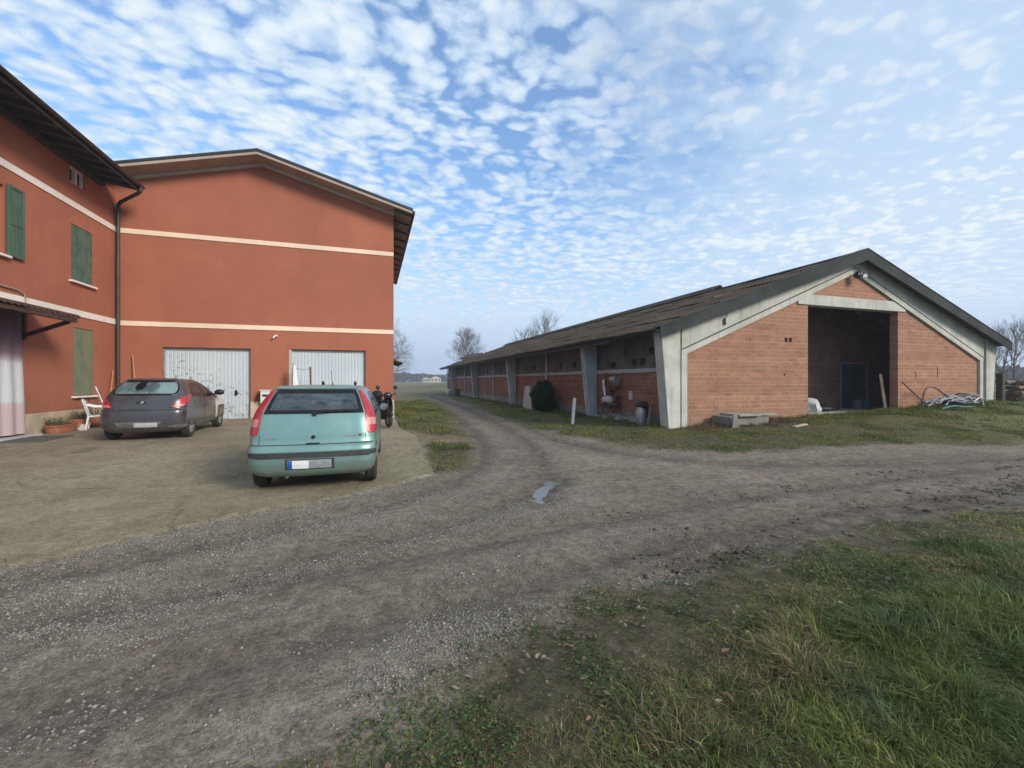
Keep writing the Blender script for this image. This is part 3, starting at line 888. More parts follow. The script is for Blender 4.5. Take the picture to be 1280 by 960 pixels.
# small broad leaved weeds among the grass
def dwd(x, y):
    s = sd_poly(x, y, FGRASS)
    return ss(-.35, .15, s)*ss(.46, .66, fbm(x*2.6+3, y*2.6, 69))*ss(7, 2.5, np.hypot(x, y))
def leaves(name, x, y, L, col, lift, label, cat, tl=.45):
    N = len(x); a = rng.uniform(0, 2*pi, N)
    tmpl = np.array([(-1,0,0),(-.45,.42,.12),(.25,.5,.2),(1,.05,.3),(.3,-.45,.22),(-.4,-.38,.1),(0,0,-.02)])
    tt = np.array([(0,6,1),(1,6,2),(2,6,3),(3,6,4),(4,6,5),(5,6,0)])
    V = tmpl[None]*(1+rng.normal(0,.22,(N,7,3)))*L[:,None,None]
    tilt = rng.normal(0, tl, N)
    vy = V[...,1]*np.cos(tilt)[:,None]-V[...,2]*np.sin(tilt)[:,None]; vz = V[...,1]*np.sin(tilt)[:,None]+V[...,2]*np.cos(tilt)[:,None]
    ca, sa = np.cos(a)[:,None], np.sin(a)[:,None]
    V = np.stack([V[...,0]*ca-vy*sa+x[:,None], V[...,0]*sa+vy*ca+y[:,None], vz+(gz(x,y)+lift)[:,None]], -1)
    o = raw_mesh(name, V.reshape(-1,3), (np.arange(N)[:,None,None]*7+tt[None]).reshape(-1,3), [M['leaf']], {'col': np.repeat(col,7,0)})
    return sset(o, label, cat, kind='stuff')
x, y = scatter(60000, -.9, 6, 1.4, 4.2, dwd)
N = len(x)
leaves('weed_leaves', x, y, rng.uniform(.006,.015,N), np.array([.060,.098,.032])*rng.uniform(.5,1.5,(N,1))*np.where(rng.random((N,1))<.15, np.array([[1.7,1.1,.9]]), 1.0), .006+.03*rng.random(N)*ss(0,.6,sd_poly(x,y,FGRASS)), 'low broad leaved weeds growing among the foreground grass', 'weeds', .6)
# fallen leaves
def dlf(x, y):
    s = sd_poly(x, y, FGRASS)
    return ss(-.45, .1, s)*ss(2.2, .2, s)*ss(.30, .62, fbm(x*2.0, y*2.0, 65))*(.25+.75*ss(3.2, .8, x))
x, y = scatter(2600, -.9, 5, 1.5, 3.6, dlf)
N = len(x)
L = rng.uniform(.009, .024, N); a = rng.uniform(0, 2*pi, N)
out = []
tmpl = np.array([(-1,0,0),(-.45,.42,.12),(.25,.5,.2),(1,.05,.3),(.3,-.45,.22),(-.4,-.38,.1),(0,0,-.02)])
tt = np.array([(0,6,1),(1,6,2),(2,6,3),(3,6,4),(4,6,5),(5,6,0)])
V = tmpl[None]*(1+rng.normal(0,.22,(N,7,3)))*L[:,None,None]
tilt = rng.normal(0, .45, N)
vy = V[...,1]*np.cos(tilt)[:,None]-V[...,2]*np.sin(tilt)[:,None]; vz = V[...,1]*np.sin(tilt)[:,None]+V[...,2]*np.cos(tilt)[:,None]
ca, sa = np.cos(a)[:,None], np.sin(a)[:,None]
V = np.stack([V[...,0]*ca-vy*sa+x[:,None], V[...,0]*sa+vy*ca+y[:,None], vz+(gz(x,y)+.012+.045*ss(.1,.9,sd_poly(x,y,FGRASS))*rng.random(N))[:,None]], -1)
lc = np.array([.17,.112,.070])*rng.uniform(.35,1.35,(N,1)); grey = rng.random(N) < .55
lc = np.where(grey[:,None], np.array([.17,.15,.12])*rng.uniform(.45,1.4,(N,1)), lc)
o = raw_mesh('fallen_leaves', V.reshape(-1,3), (np.arange(N)[:,None,None]*7+tt[None]).reshape(-1,3), [M['leaf']], {'col': np.repeat(lc,7,0)})
sset(o, 'dry brown oak leaves lying in the grass at the edge of the track', 'leaves', kind='stuff')
# ------------------------------------------------------------------ buildings
def wall_grid(mb, plane, at, th, u0, u1, z0, z1, holes=(), mi=0):
    """a wall with rectangular holes; plane 'xz': front at y=at, back at y=at+th; 'yz': front at x=at, back at x=at+th"""
    us = sorted({u0, u1, *[h[0] for h in holes], *[h[1] for h in holes]})
    zs = sorted({z0, z1, *[h[2] for h in holes], *[h[3] for h in holes]})
    us = [u for u in us if u0 <= u <= u1]; zs = [z for z in zs if z0 <= z <= z1]
    def solid(i, j):
        if i < 0 or j < 0 or i >= len(us)-1 or j >= len(zs)-1: return False
        u = (us[i]+us[i+1])/2; z = (zs[j]+zs[j+1])/2
        return not any(h[0] < u < h[1] and h[2] < z < h[3] for h in holes)
    def P(u, z, w): return (u, at+w, z) if plane == 'xz' else (at+w, u, z)
    for i in range(len(us)-1):
        for j in range(len(zs)-1):
            if not solid(i, j): continue
            a, b, c, d = us[i], us[i+1], zs[j], zs[j+1]
            mb.add([P(a,c,0),P(b,c,0),P(b,d,0),P(a,d,0)], [(0,1,2,3)], mi)
            mb.add([P(a,c,th),P(b,c,th),P(b,d,th),P(a,d,th)], [(3,2,1,0)], mi)
            for (di, dj, q) in ((-1,0,((a,c),(a,d))),(1,0,((b,c),(b,d))),(0,-1,((a,c),(b,c))),(0,1,((a,d),(b,d)))):
                if not solid(i+di, j+dj):
                    (p, r), (s_, t) = q
                    mb.add([P(p,r,0),P(s_,t,0),P(s_,t,th),P(p,r,th)], [(0,1,2,3)], mi)
    return mb

# ---- farmhouse on the left
FX = -8.55
house = thing('farmhouse', 'terracotta red farmhouse wing with green shutters at the left edge', 'house', (FX, 14, .1))
wh = [(16.25,17.28,4.6,6.3),(16.37,17.35,1.12,3.2),(12.75,13.8,4.66,6.36),(16.2,16.9,7.53,8.03),(13.0,14.2,.18,2.6)]
mb = wall_grid(MB(), 'yz', FX, -.35, 8.0, 18.6, -.3, 8.2, wh)
mb.build('wall', M['plaster'], house)
MB().box((FX-5.2, 8, -.3), (FX-5.0, 18.6, 8.2)).build('rear_wall', M['plaster'], house)
MB().box((FX-5.0, 8, -.3), (FX-.36, 8.2, 8.2)).build('end_wall', M['plaster'], house)
MB().box((FX-1.6,8.3,0),(FX-1.5,18.5,8.1)).build('inner_wall', plain('dim_interior', (.12,.10,.09)), house)
for a, b in ((14.22, 18.575), (8.1, 12.98)): MB().box((FX, a, -.2), (FX+.022, b, .71)).build('plinth', M['plinth'], house, bevel=.006)
MB().box((FX, 8.0, 3.55), (FX+.026, 18.572, 3.74)).build('string_course', M['band_pale'], house)
MB().box((FX, 8.0, 6.80), (FX+.026, 18.572, 6.98)).build('string_course', M['band_pale'], house)

def shutter_leaf(x, y0, y1, z0, z1, mat, parent, name='shutter', framed=False):
    mb = MB()
    t = .035
    mb.box((x, y0, z0), (x+t, y1, z1))
    w = .07
    if framed:
        for a, b in ((y0,y0+w),(y1-w,y1)): mb.box((x+t, a, z0), (x+t+.016, b, z1))
        for a in (z0, z0+(z1-z0)*.45, z1-w): mb.box((x+t, y0+w+.001, a), (x+t+.014, y1-w-.001, a+w))
    else:
        k = max(2, int((y1-y0)/.12))
        for i in range(k):
            a = y0+(y1-y0)*i/k; b = y0+(y1-y0)*(i+1)/k
            mb.box((x+t, a+.004, z0+.01), (x+t+.010+.004*(i % 2), b-.004, z1-.01))
    return mb.build(name, mat, parent, bevel=.003)

def window(y0, y1, z0, z1, mat, sill=True, closed=True, lab=None):
    w = MB()
    x = FX-.14
    fr = .06
    for a, b in ((y0+.002,y0+fr),(y1-fr,y1-.002),((y0+y1)/2-fr/2,(y0+y1)/2+fr/2)): w.box((x, a, z0+.002), (x+.05, b, z1-.002))
    for a in (z0+.002, z1-fr-.002): w.box((x+.004, y0+fr, a), (x+.046, y1-fr, a+fr))
    win = w.build('window', M['white_pl'], house)
    MB().box((x+.015, y0+.01, z0+.01), (x+.022, y1-.01, z1-.01)).build('pane', M['glass_dark'], win)
    if sill: MB().box((FX-.05, y0-.1, z0-.06), (FX+.10, y1+.1, z0-.003)).build('sill', M['band_pale'], win, bevel=.006)
    if closed:
        m = (y0+y1)/2
        a = shutter_leaf(FX-.045, y0+.012, m-.004, z0+.01, z1-.015, mat, win)
        b = shutter_leaf(FX-.045, m+.004, y1-.012, z0+.01, z1-.015, mat, win)
    return win
window(16.25, 17.28, 4.6, 6.3, M['shutter_teal'])
window(16.37, 17.35, 1.12, 3.2, M['shutter_worn'])
w0 = window(12.75, 13.8, 4.66, 6.36, None, closed=False)
shutter_leaf(FX+.03, 13.83, 14.34, 4.66, 6.42, M['shutter'], w0, framed=True)
shutter_leaf(FX+.03, 12.2, 12.71, 4.66, 6.42, M['shutter'], w0, framed=True)
# attic opening with a pale mullion
mb = MB(); x = FX-.12
mb.box((x, 16.205, 7.535), (x+.07, 16.25, 8.025)); mb.box((x, 16.50, 7.535), (x+.10, 16.56, 8.025)); mb.box((x, 16.85, 7.535), (x+.07, 16.895, 8.025)); mb.box((x-.004, 16.205, 7.535), (x+.074, 16.895, 7.575)); mb.box((x-.004, 16.205, 7.985), (x+.074, 16.895, 8.025))
aw = mb.build('attic_window', M['band_pale'], house)
MB().box((x-.02, 16.21, 7.54), (x-.01, 16.89, 8.02)).build('pane', M['glass_dark'], aw)
# roof: boards, rafter tails, wall plate, gutter
EX = -7.5; YE = 17.72
zu = lambda xx: 8.10 + .2*(EX-xx)
mb = MB()
mb.prism([(EX, zu(EX)), (FX-5.6, zu(FX-5.6)), (FX-5.6, zu(FX-5.6)+.05), (EX, zu(EX)+.05)], 'y', 7.6, YE)
roof = mb.build('roof', M['wood_dark'], house)
MB().prism([(EX-.01, zu(EX)+.055), (FX-5.7, zu(FX-5.7)+.055), (FX-5.7, zu(FX-5.7)+.16), (EX-.01, zu(EX)+.16)], 'y', 7.5, YE+.03).build('tile_layer', M['roofmetal'], roof)
mb = MB()
y = 8.2
while y < YE-.1:
    MB().prism([(EX-.02, zu(EX)-.09), (FX, zu(FX)-.16), (FX, zu(FX)-.003), (EX-.02, zu(EX)-.003)], 'y', y, y+.10).build('rafter_tail', M['wood_dark'], roof)
    y += .62
MB().box((FX+.005, 8.0, 8.02), (FX+.14, YE-.05, 8.14)).build('wall_plate', M['wood_dark'], roof)
mb = MB()
mb.prism([(EX-.02, zu(EX)-.10), (EX, zu(EX)-.10), (EX, zu(EX)+.05), (EX-.02, zu(EX)+.05)], 'y', 7.7, YE)
mb.prism([(EX, zu(EX)-.08), (FX-.3, zu(FX-.3)-.12), (FX-.3, zu(FX-.3)+.04), (EX, zu(EX)+.04)], 'y', YE+.002, YE+.03)
mb.build('eave_board', M['wood_dark'], roof)
mb = MB()
prof = [(EX+.075+.075*cos(a), 8.165+.075*sin(a)) for a in np.linspace(pi, 2*pi, 9)]
prof2 = [(EX+.075+.066*cos(a), 8.165+.066*sin(a)) for a in np.linspace(2*pi, pi, 9)]
mb.prism(prof+prof2, 'y', 7.6, YE+.06)
gut = mb.build('gutter', M['pipe_brown'], house, smooth=40)
mb = MB()
mb.tube([(EX+.075, YE-.08, 8.13), (EX+.075, YE-.08, 8.0), (EX-.05, YE+.02, 7.93), (FX+.24, 18.38, 7.80), (FX+.13, 18.47, 7.70), (FX+.13, 18.47, 7.55), (FX+.13, 18.47, .15)], .058, 10)
for z in (7.2, 5.2, 3.2, 1.4): mb.lathe([(.068, z), (.068, z+.05)], 10, (FX+.13, 18.47, 0))
mb.build('downpipe', M['pipe_brown'], house, smooth=40)
# little tiled canopy over the door
can = MB()
rows = []
ys = np.linspace(11.0, 14.46, 140)
for t in np.linspace(0, 1, 6):
    xx = FX+.01+1.14*t; zb = 3.56-.27*t
    rows.append([(xx, yy, zb+.035*abs(sin(pi*yy/.19))+.008*(1-t)) for yy in ys])
can.solid(rows, (0, 0, -.055))
canopy = can.build('canopy', M['tile'], house, smooth=50)
mb = MB()
mb.box((FX+1.0, 11.02, 3.13), (FX+1.10, 14.42, 3.24)); mb.box((FX+.03, 11.02, 3.30), (FX+.12, 14.40, 3.42))
for y in (11.1, 12.2, 13.3, 14.28): mb.bar((FX+.06, y+.05, 3.40), (FX+1.12, y+.05, 3.18), .08, .09)
mb.prism([(FX+.04, 3.42), (FX+1.08, 3.19), (FX+1.08, 3.215), (FX+.04, 3.445)], 'y', 11.05, 14.41)
mb.build('canopy_frame', M['canopy_wood'], canopy)
for y in (11.2, 14.33):
    MB().bar((FX+.02, y, 2.72), (FX+.98, y, 3.14), .08, .09).bar((FX+.05, y, 2.62), (FX+.05, y, 3.5), .08, .09).build('bracket', M['canopy_wood'], canopy)
MB().tube([(FX+.045, 9, 3.98), (FX+.045, 12.5, 3.93), (FX+.045, 14.15, 3.88), (FX+.045, 14.36, 3.82), (FX+.045, 14.42, 3.72), (FX+.045, 14.42, 3.6)], .018, 8).build('gas_pipe', M['pipe_pale'], house, smooth=40)
MB().box((FX-.05, 12.6, -.1), (FX+.35, 14.5, .2)).build('door_step', M['concrete_grey'], house, bevel=.01)

# ---- garage wing
GY = 18.6; GX0, GX1 = -8.55, .86
garage = thing('garage_building', 'tall terracotta gabled garage wing with two white doors', 'building', (-4, GY, .1))
D1 = (-7.19, -4.40, -.3, 2.80); D2 = (-3.09, -.25, -.3, 2.82)
RX = -4.0
ru = lambda xx: 9.90 - .27*abs(xx-RX)
mb = wall_grid(MB(), 'xz', GY, .3, GX0-.3, GX1, -.3, 8.5, [D1, D2])
mb.prism([(GX0-.3, 8.5), (GX1, 8.5), (GX1, ru(GX1)-.002), (RX, ru(RX)-.002), (GX0-.3, ru(GX0-.3)-.002)], 'y', GY, GY+.3)
mb.build('front_wall', M['plaster'], garage, fixn=True)
MB().box((GX1-.3, GY+.301, -.3), (GX1, 31, 8.55)).build('side_wall', M['plaster'], garage)
MB().box((GX0-.3, 30.7, -.3), (GX1-.31, 31, 8.4)).box((GX0-.3, GY+.301, -.3), (GX0, 30.69, 8.5)).build('rear_wall', M['plaster'], garage)
for a, b in ((-8.40, -7.191), (-4.399, -3.091), (-.249, .885)): MB().box((a, GY-.024, -.3), (b, GY-.001, .78)).build('plinth', M['plinth'], garage, bevel=.005)
MB().box((GX1+.001, GY+.0, -.3), (GX1+.025, 31, .78)).build('plinth', M['plinth'], garage, bevel=.005)
for z0, z1 in ((3.53, 3.70), (6.79, 6.96)):
    MB().box((GX0+.03, GY-.026, z0), (GX1-.002, GY-.001, z1)).build('string_course', M['band'], garage)
def corr_door(x0, x1, z1, label=None):
    mb = MB(); y = GY+.13
    n = int(round((x1-x0-.1)/.125)); p = (x1-x0-.1)/n
    top = []
    for i in range(n):
        a = x0+.05+i*p
        top += [(a, 0), (a+.62*p, 0), (a+.72*p, .012), (a+.9*p, .012)]
    top.append((x1-.05, 0))
    mb.solid([[(a, y+d, z) for a, d in top] for z in (.14, 1.0, 1.9, z1-.09)], (0, .012, 0))
    d = mb.build('garage_door', M['door_white'], garage)
    f = MB()
    f.box((x0+.002, y-.03, .12), (x0+.05, y+.05, z1-.002)); f.box((x1-.05, y-.03, .12), (x1-.002, y+.05, z1-.002)); f.box((x0+.05, y-.026, z1-.09), (x1-.05, y+.046, z1-.003))
    f.build('door_frame', M['frame_grey'], d)
    h = MB().box(((x0+x1)/2+.85, y-.03, 1.02), ((x0+x1)/2+.93, y-.001, 1.22)).box(((x0+x1)/2+.86, y-.05, 1.10), ((x0+x1)/2+.99, y-.03, 1.13))
    h.build('handle', M['black'], d, bevel=.004)
    return d
corr_door(D1[0], D1[1], 2.80); corr_door(D2[0], D2[1], 2.82)
MB().box((D2[0]+.003, GY+.02, .14), (D2[0]+.09, GY+.09, 2.80)).build('door_board', M['moulding'], garage)
# roof: soffit slab, dark sheet on top, moulding, rafters of the right eave
XR, XL = 1.56, -9.9
Y0, Y1 = 17.82, 31.3
def slab(x0, x1, b, t, y0, y1):
    return [(x0, ru(x0)+b), (x1, ru(x1)+b), (x1, ru(x1)+t), (x0, ru(x0)+t)]
roof = MB().prism([(XL, ru(XL)), (RX, ru(RX)), (XR, ru(XR)), (XR, ru(XR)+.10), (RX, ru(RX)+.10), (XL, ru(XL)+.10)], 'y', Y0, Y1).build('roof', M['soffit'], garage)
MB().prism([(XL-.03, ru(XL)+.103), (RX, ru(RX)+.103), (XR+.03, ru(XR)+.103), (XR+.03, ru(XR)+.19), (RX, ru(RX)+.20), (XL-.03, ru(XL)+.19)], 'y', Y0-.03, Y1).build('sheet_covering', M['roofmetal'], roof)
mb = MB()
def rake(x0, x1, b, t, y0, y1): mb.prism(slab(x0, x1, b, t, y0, y1), 'y', y0, y1)
rake(GX0-.2, RX, -.11, -.003, GY-.10, GY-.001); rake(RX, GX1+.02, -.11, -.003, GY-.10, GY-.001)
mb.build('moulding', M['moulding'], roof)
mb = MB(); y = GY-.6
while y < Y1-.2:
    MB().prism([(GX1+.001, ru(GX1)-.11), (XR-.03, ru(XR)-.06), (XR-.03, ru(XR)-.003), (GX1+.001, ru(GX1)-.003)], 'y', y, y+.09).build('rafter_tail', M['wood_dark'], roof)
    y += 1.15
MB().box((XR+.005, Y0-.02, ru(XR)-.02), (XR+.11, Y1, ru(XR)+.10)).build('gutter', M['roofmetal'], garage, bevel=.01)
MB().box((-3.58, GY-.10, 3.29), (-3.47, GY-.001, 3.35)).tube([(-3.55, GY-.08, 3.30), (-3.62, GY-.14, 3.22)], .03, 8).build('wall_lamp', M['white_pl'], garage)
mb = MB().box((GX1+.001, 22.5, -.2), (GX1+.14, 26, 2.4)); porch = mb.build('porch_wall', M['plinth'], garage)
MB().prism([(GX1+.002, 2.62), (GX1+.62, 2.42), (GX1+.62, 2.50), (GX1+.002, 2.72)], 'y', 22.2, 26.3).build('porch_roof', M['tile'], porch)

# ---- the long brick barn
BC = 17.03; BY = 11.2; BEND = 54.4
barn = thing('brick_barn', 'long low red brick barn with concrete frame and open gable end', 'barn', (BC, BY, .3))
def mir(x): return 2*BC - x
rt = lambda x: 6.28 - .354*abs(x-BC)              # roof top surface
zt = lambda x: rt(x) - .10                        # underside
zb = lambda x: 2.44 + .413*((x if x < BC else mir(x)) - 9.46)   # brick top line
T = .28
def strips(mb, xs, z0f, z1f, holes=()):
    xs = sorted(set(list(xs) + [h[0] for h in holes] + [h[1] for h in holes]))
    for a, b in zip(xs[:-1], xs[1:]):
        m = (a+b)/2
        hs = sorted([(h[2], h[3]) for h in holes if h[0] < m < h[1]])
        lo = (z0f(a), z0f(b))
        for h0, h1 in hs:
            mb.prism([(a, lo[0]), (b, lo[1]), (b, h0), (a, h0)], 'y', BY, BY+T); lo = (h1, h1)
        mb.prism([(a, lo[0]), (b, lo[1]), (b, z1f(b)), (a, z1f(a))], 'y', BY, BY+T)
OPL, OPR = 14.74, 19.52
mb = MB()
vents = [(13.64,13.78,2.93,3.08),(13.84,13.98,2.93,3.08),(13.60,13.66,1.76,1.84)]
strips(mb, [9.46, OPL], lambda x: -.2, zb, vents)
strips(mb, [OPR, 24.6], lambda x: -.2, zb, [(20.55,20.6,1.7,1.95),(21.9,21.96,1.7,2.15)])
mb.prism([(14.9, 4.66), (19.16, 4.66), (BC, zb(BC)-.02)], 'y', BY, BY+T)
mb.build('front_wall', M['brick'], barn, fixn=True)
MB().box((13.5, BY+T+.02, 2.8), (14.1, BY+T+.05, 3.2)).build('vent_backing', M['black'], barn)
MB().box((20.4,BY+T+.02,1.6),(22.1,BY+T+.05,2.3)).build('vent_backing', M['black'], barn)
MB().box((13.5,BY+T+.02,1.7),(13.8,BY+T+.05,1.9)).build('vent_backing', M['black'], barn)
MB().box((14.22, BY-.05, 4.28), (19.9, BY+T+.02, 4.655)).build('lintel', M['concrete'], barn, bevel=.012)
def rafter(side):
    f = (lambda x: x) if side < 0 else mir
    a = MB(); xs = [9.16+.08, 12, 15, BC-.005]
    lo = [(f(x), zb(x)) for x in xs]; hi = [(f(x), zb(x)+.20) for x in xs]
    a.prism(lo+hi[::-1], 'y', BY-.09, BY+T+.05)
    lo = [(f(x), zb(x)+.235) for x in xs]; hi = [(f(x), zt(x)-.006) for x in xs]
    a.prism(lo+hi[::-1], 'y', BY-.10, BY+T+.04)
    lo = [(f(x), zb(x)+.19) for x in xs]; hi = [(f(x), zb(x)+.24) for x in xs]
    a.prism(lo+hi[::-1], 'y', BY-.03, BY+T)
    r = a.build('rafter', M['concrete'], barn)
    c = MB()
    c.prism([(f(8.44), zt(8.44)-.005), (f(9.15), zt(9.15)-.005), (f(9.15), -.2), (f(8.74), -.2)], 'y', BY-.14, BY+.26)
    c.build('frame_column', M['concrete'], barn, bevel=.012)
    d = MB().prism([(f(9.24), -.2), (f(9.458), -.2), (f(9.458), zb(9.46)+.0), (f(9.24), zb(9.24)+.0)], 'y', BY-.085, BY+.24)
    d.build('corner_post', M['concrete'], barn, bevel=.008)
    MB().box((min(f(9.14), f(9.25)), BY+.02, -.2), (max(f(9.14), f(9.25)), BY+.2, 3.2)).build('joint_strip', M['concrete_dark'], barn)
rafter(-1); rafter(1)
# roof sheets
def roof_side(side, res, name='roof'):
    mb = MB()
    f = (lambda x: x) if side < 0 else mir
    n = int((BEND-10.78)/.18*res)
    ys = np.linspace(10.78, BEND, n)
    sg = []
    xs = np.linspace(8.22, BC-.02, 7)
    rows = []
    for i in range(6):
        for x, lift in ((xs[i], .028), (xs[i+1]+.02, .0)):
            rows.append([(f(x), y, rt(x) + lift + .020*sin(2*pi*y/.18) + .012*sin(y*.9+i*2.1) + .01*sin(y*3.7+i)) for y in ys])
    # courses overlap like fish scales: each pair of rows is its own strip
    for i in range(6):
        mb.solid(rows[2*i:2*i+2], (0, 0, -.012))
    return mb.build(name, M['barnroof'], barn, smooth=60, fixn=False)
r1 = roof_side(-1, 6); r2 = roof_side(1, 4)
# the raised ridge cap starts a few metres back
MB().prism([(BC-.55, rt(BC-.55)+.07), (BC, 6.30+.16), (BC+.55, rt(BC+.55)+.07), (BC+.55, rt(BC+.55)+.12), (BC, 6.30+.23), (BC-.55, rt(BC-.55)+.12)], 'y', 17.6, BEND).build('ridge_cap', M['barnroof'], barn)
MB().prism([(BC-.3, rt(BC-.3)+.045), (BC, 6.335), (BC+.3, rt(BC+.3)+.045), (BC+.3, rt(BC+.3)+.065), (BC, 6.36), (BC-.3, rt(BC-.3)+.065)], 'y', 10.9, 17.58).build('ridge_cap', M['fascia'], barn)
for side in (-1, 1):
    f = (lambda x: x) if side < 0 else mir
    e = 8.14
    m_ = MB()
    m_.prism([(f(e), rt(e)+.055), (f(BC), rt(BC)+.075), (f(BC), rt(BC)-.34), (f(e), rt(e)-.27)], 'y', 10.70, 10.74)
    m_.prism([(f(e), rt(e)+.058), (f(BC), rt(BC)+.078), (f(BC), rt(BC)+.10), (f(e), rt(e)+.078)], 'y', 10.68, 11.02)
    m_.build('verge_trim', M['fascia'], barn)
    MB().prism([(f(8.3), zt(8.3)-.02), (f(BC), zt(BC)-.02), (f(BC), zt(BC)+.03), (f(8.3), zt(8.3)+.03)], 'y', 10.75, 13.6).build('overhang_boards', plain('dark_boarding', (.075,.072,.07), (.05,.048,.047), 3, .8), barn)
    x = 8.5
    while x < BC:
        MB().box((min(f(x), f(x+.09)), 13.7, zt(x)-.14), (max(f(x), f(x+.09)), BEND-.3, zt(x)-.02)).build('purlin', M['concrete_dark'], barn); x += 1.3
    if side < 0:
        MB().prism([(8.15, zt(8.15)-.10), (9.1, zt(9.1)-.10), (9.1, zt(9.1)-.02), (8.15, zt(8.15)-.02)], 'y', 13.62, BEND-.3).build('eave_soffit', M['wood_dark'], barn)
        prof = [(8.10+.07*cos(a), 3.12+.07*sin(a)) for a in np.linspace(pi, 2*pi, 8)]
        prof2 = [(8.10+.062*cos(a), 3.12+.062*sin(a)) for a in np.linspace(2*pi, pi, 8)]
        MB().prism(prof+prof2, 'y', 10.78, BEND).build('gutter', M['roofmetal'], barn, smooth=40)
# long side wall towards the track
SX = 9.16
holes = [(12.02,12.34,2.30,2.50),(12.42,12.78,2.50,2.74),(12.98,13.30,2.15,2.38),(13.52,13.84,2.15,2.38),(14.15,14.38,2.52,2.86),(14.95,15.5,2.10,2.34)]
for k in range(2, 8):
    y = 11.2+5.4*k
    holes += [(y-3.6, y-3.2, 2.2, 2.5), (y-2.1, y-1.7, 2.2, 2.5)]
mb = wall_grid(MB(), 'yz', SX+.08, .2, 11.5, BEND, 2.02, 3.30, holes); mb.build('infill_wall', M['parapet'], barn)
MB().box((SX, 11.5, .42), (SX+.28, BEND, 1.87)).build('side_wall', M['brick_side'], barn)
MB().box((SX-.03, 11.47, -.3), (SX+.28, BEND+.02, .418)).build('side_plinth', M['concrete_dark'], barn)
MB().box((SX-.05, 11.48, 1.872), (SX+.26, BEND, 2.018)).build('ledge', M['concrete_grey'], barn, bevel=.008)
for k in range(1, 9):
    y = 11.2 + 5.4*k - .25
    c = MB()
    if k % 2 == 0:
        c.box((SX-.09, y-.09, -.2), (SX-.031, y+.09, 3.05)).build('thin_post', M['concrete_grey'], barn); continue
    c.prism([(8.45, zt(8.45)-.005), (SX-.06, zt(9.1)-.005), (SX-.06, -.2), (8.78, -.2)], 'y', y-.17, y-.03)
    c.prism([(8.49, zt(8.49)-.010), (SX-.06, zt(9.1)-.01), (SX-.06, -.2), (8.82, -.2)], 'y', y-.03, y+.03)
    c.prism([(8.45, zt(8.45)-.005), (SX-.06, zt(9.1)-.005), (SX-.06, -.2), (8.78, -.2)], 'y', y+.03, y+.17)
    c.build('frame_column', M['concrete_grey'], barn)
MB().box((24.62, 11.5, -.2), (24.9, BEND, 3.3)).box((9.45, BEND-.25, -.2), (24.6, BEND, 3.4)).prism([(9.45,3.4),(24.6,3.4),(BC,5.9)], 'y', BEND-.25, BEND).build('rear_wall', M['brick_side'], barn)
# the entrance bay behind the opening
mb = wall_grid(MB(), 'xz', 13.95, .2, 13.2, 24.6, .1, 5.0, [(20.36, 22.16, .2, 2.42)])
mb.prism([(13.2, 5.0), (20.86, 5.0), (BC, 6.1)], 'y', 13.95, 14.15)
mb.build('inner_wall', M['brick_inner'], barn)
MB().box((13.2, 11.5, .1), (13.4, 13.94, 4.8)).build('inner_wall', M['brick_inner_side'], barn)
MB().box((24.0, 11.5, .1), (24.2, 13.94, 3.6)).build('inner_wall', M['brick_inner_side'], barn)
MB().box((13.3, BY+.02, -.1), (24.1, 13.94, .315)).box((OPL+.01, BY-.35, -.1), (OPR-.01, BY+.019, .30)).build('floor_slab', M['concrete'], barn, bevel=.01)
d = MB().box((20.42, 13.97, .33), (22.10, 14.02, 2.36)).build('inner_door', M['doorblue'], barn)
MB().box((20.36, 13.93, .32), (20.42, 14.0, 2.42)).box((22.10, 13.93, .32), (22.17, 14.0, 2.42)).box((20.36, 13.925, 2.36), (22.17, 13.995, 2.43)).build('door_frame', M['frame_grey'], d)
MB().box((22.0, 13.93, 1.25), (22.05, 13.97, 1.4)).build('handle', M['steel'], d)
# flood lamp under the apex, conduit and sensor on the rafter
lp = MB().box((BC-.03, BY-.30, 5.56), (BC+.03, BY-.09, 5.61)).box((BC-.02,BY-.3,5.42),(BC+.02,BY-.27,5.6)).build('lamp_bracket', M['steel'], barn)
MB().prism([(BC+.0-.13, 5.30), (BC+.13, 5.34), (BC+.10, 5.48), (BC-.08, 5.46)], 'y', BY-.42, BY-.26).build('flood_lamp', M['can'], lp, bevel=.02)
MB().blob((BC-.16, BY-.24, 5.45), (.09,.09,.13), 3, .2).build('lamp_housing', M['black'], lp, smooth=60)
xs = np.linspace(9.3, BC-.1, 24)
MB().tube([(x, BY-.125, zb(x)+.22) for x in xs], .014, 6).build('conduit', M['black'], barn, smooth=40)
MB().box((10.89, BY-.19, 3.42), (10.97, BY-.11, 3.62)).tube([(10.93, BY-.15, 3.6), (10.96, BY-.17, 3.75), (11.0, BY-.14, 3.86)], .012, 5).build('sensor', M['steel'], barn)
# ------------------------------------------------------------------ cars
def pchip(xs, ys):
    xs = np.array(xs, float); ys = np.array(ys, float)
    h = np.diff(xs); d = np.diff(ys)/h
    m = np.zeros(len(xs)); m[0] = d[0]; m[-1] = d[-1]
    for i in range(1, len(xs)-1):
        if d[i-1]*d[i] > 0:
            w1, w2 = 2*h[i]+h[i-1], h[i]+2*h[i-1]
            m[i] = (w1+w2)/(w1/d[i-1]+w2/d[i])
    def f(q):
        q = np.clip(q, xs[0], xs[-1])
        i = np.clip(np.searchsorted(xs, q)-1, 0, len(h)-1)
        t = (q-xs[i])/h[i]
        return ((2*t**3-3*t**2+1)*ys[i] + (t**3-2*t**2+t)*h[i]*m[i] + (-2*t**3+3*t**2)*ys[i+1] + (t**3-t**2)*h[i]*m[i+1])
    return f

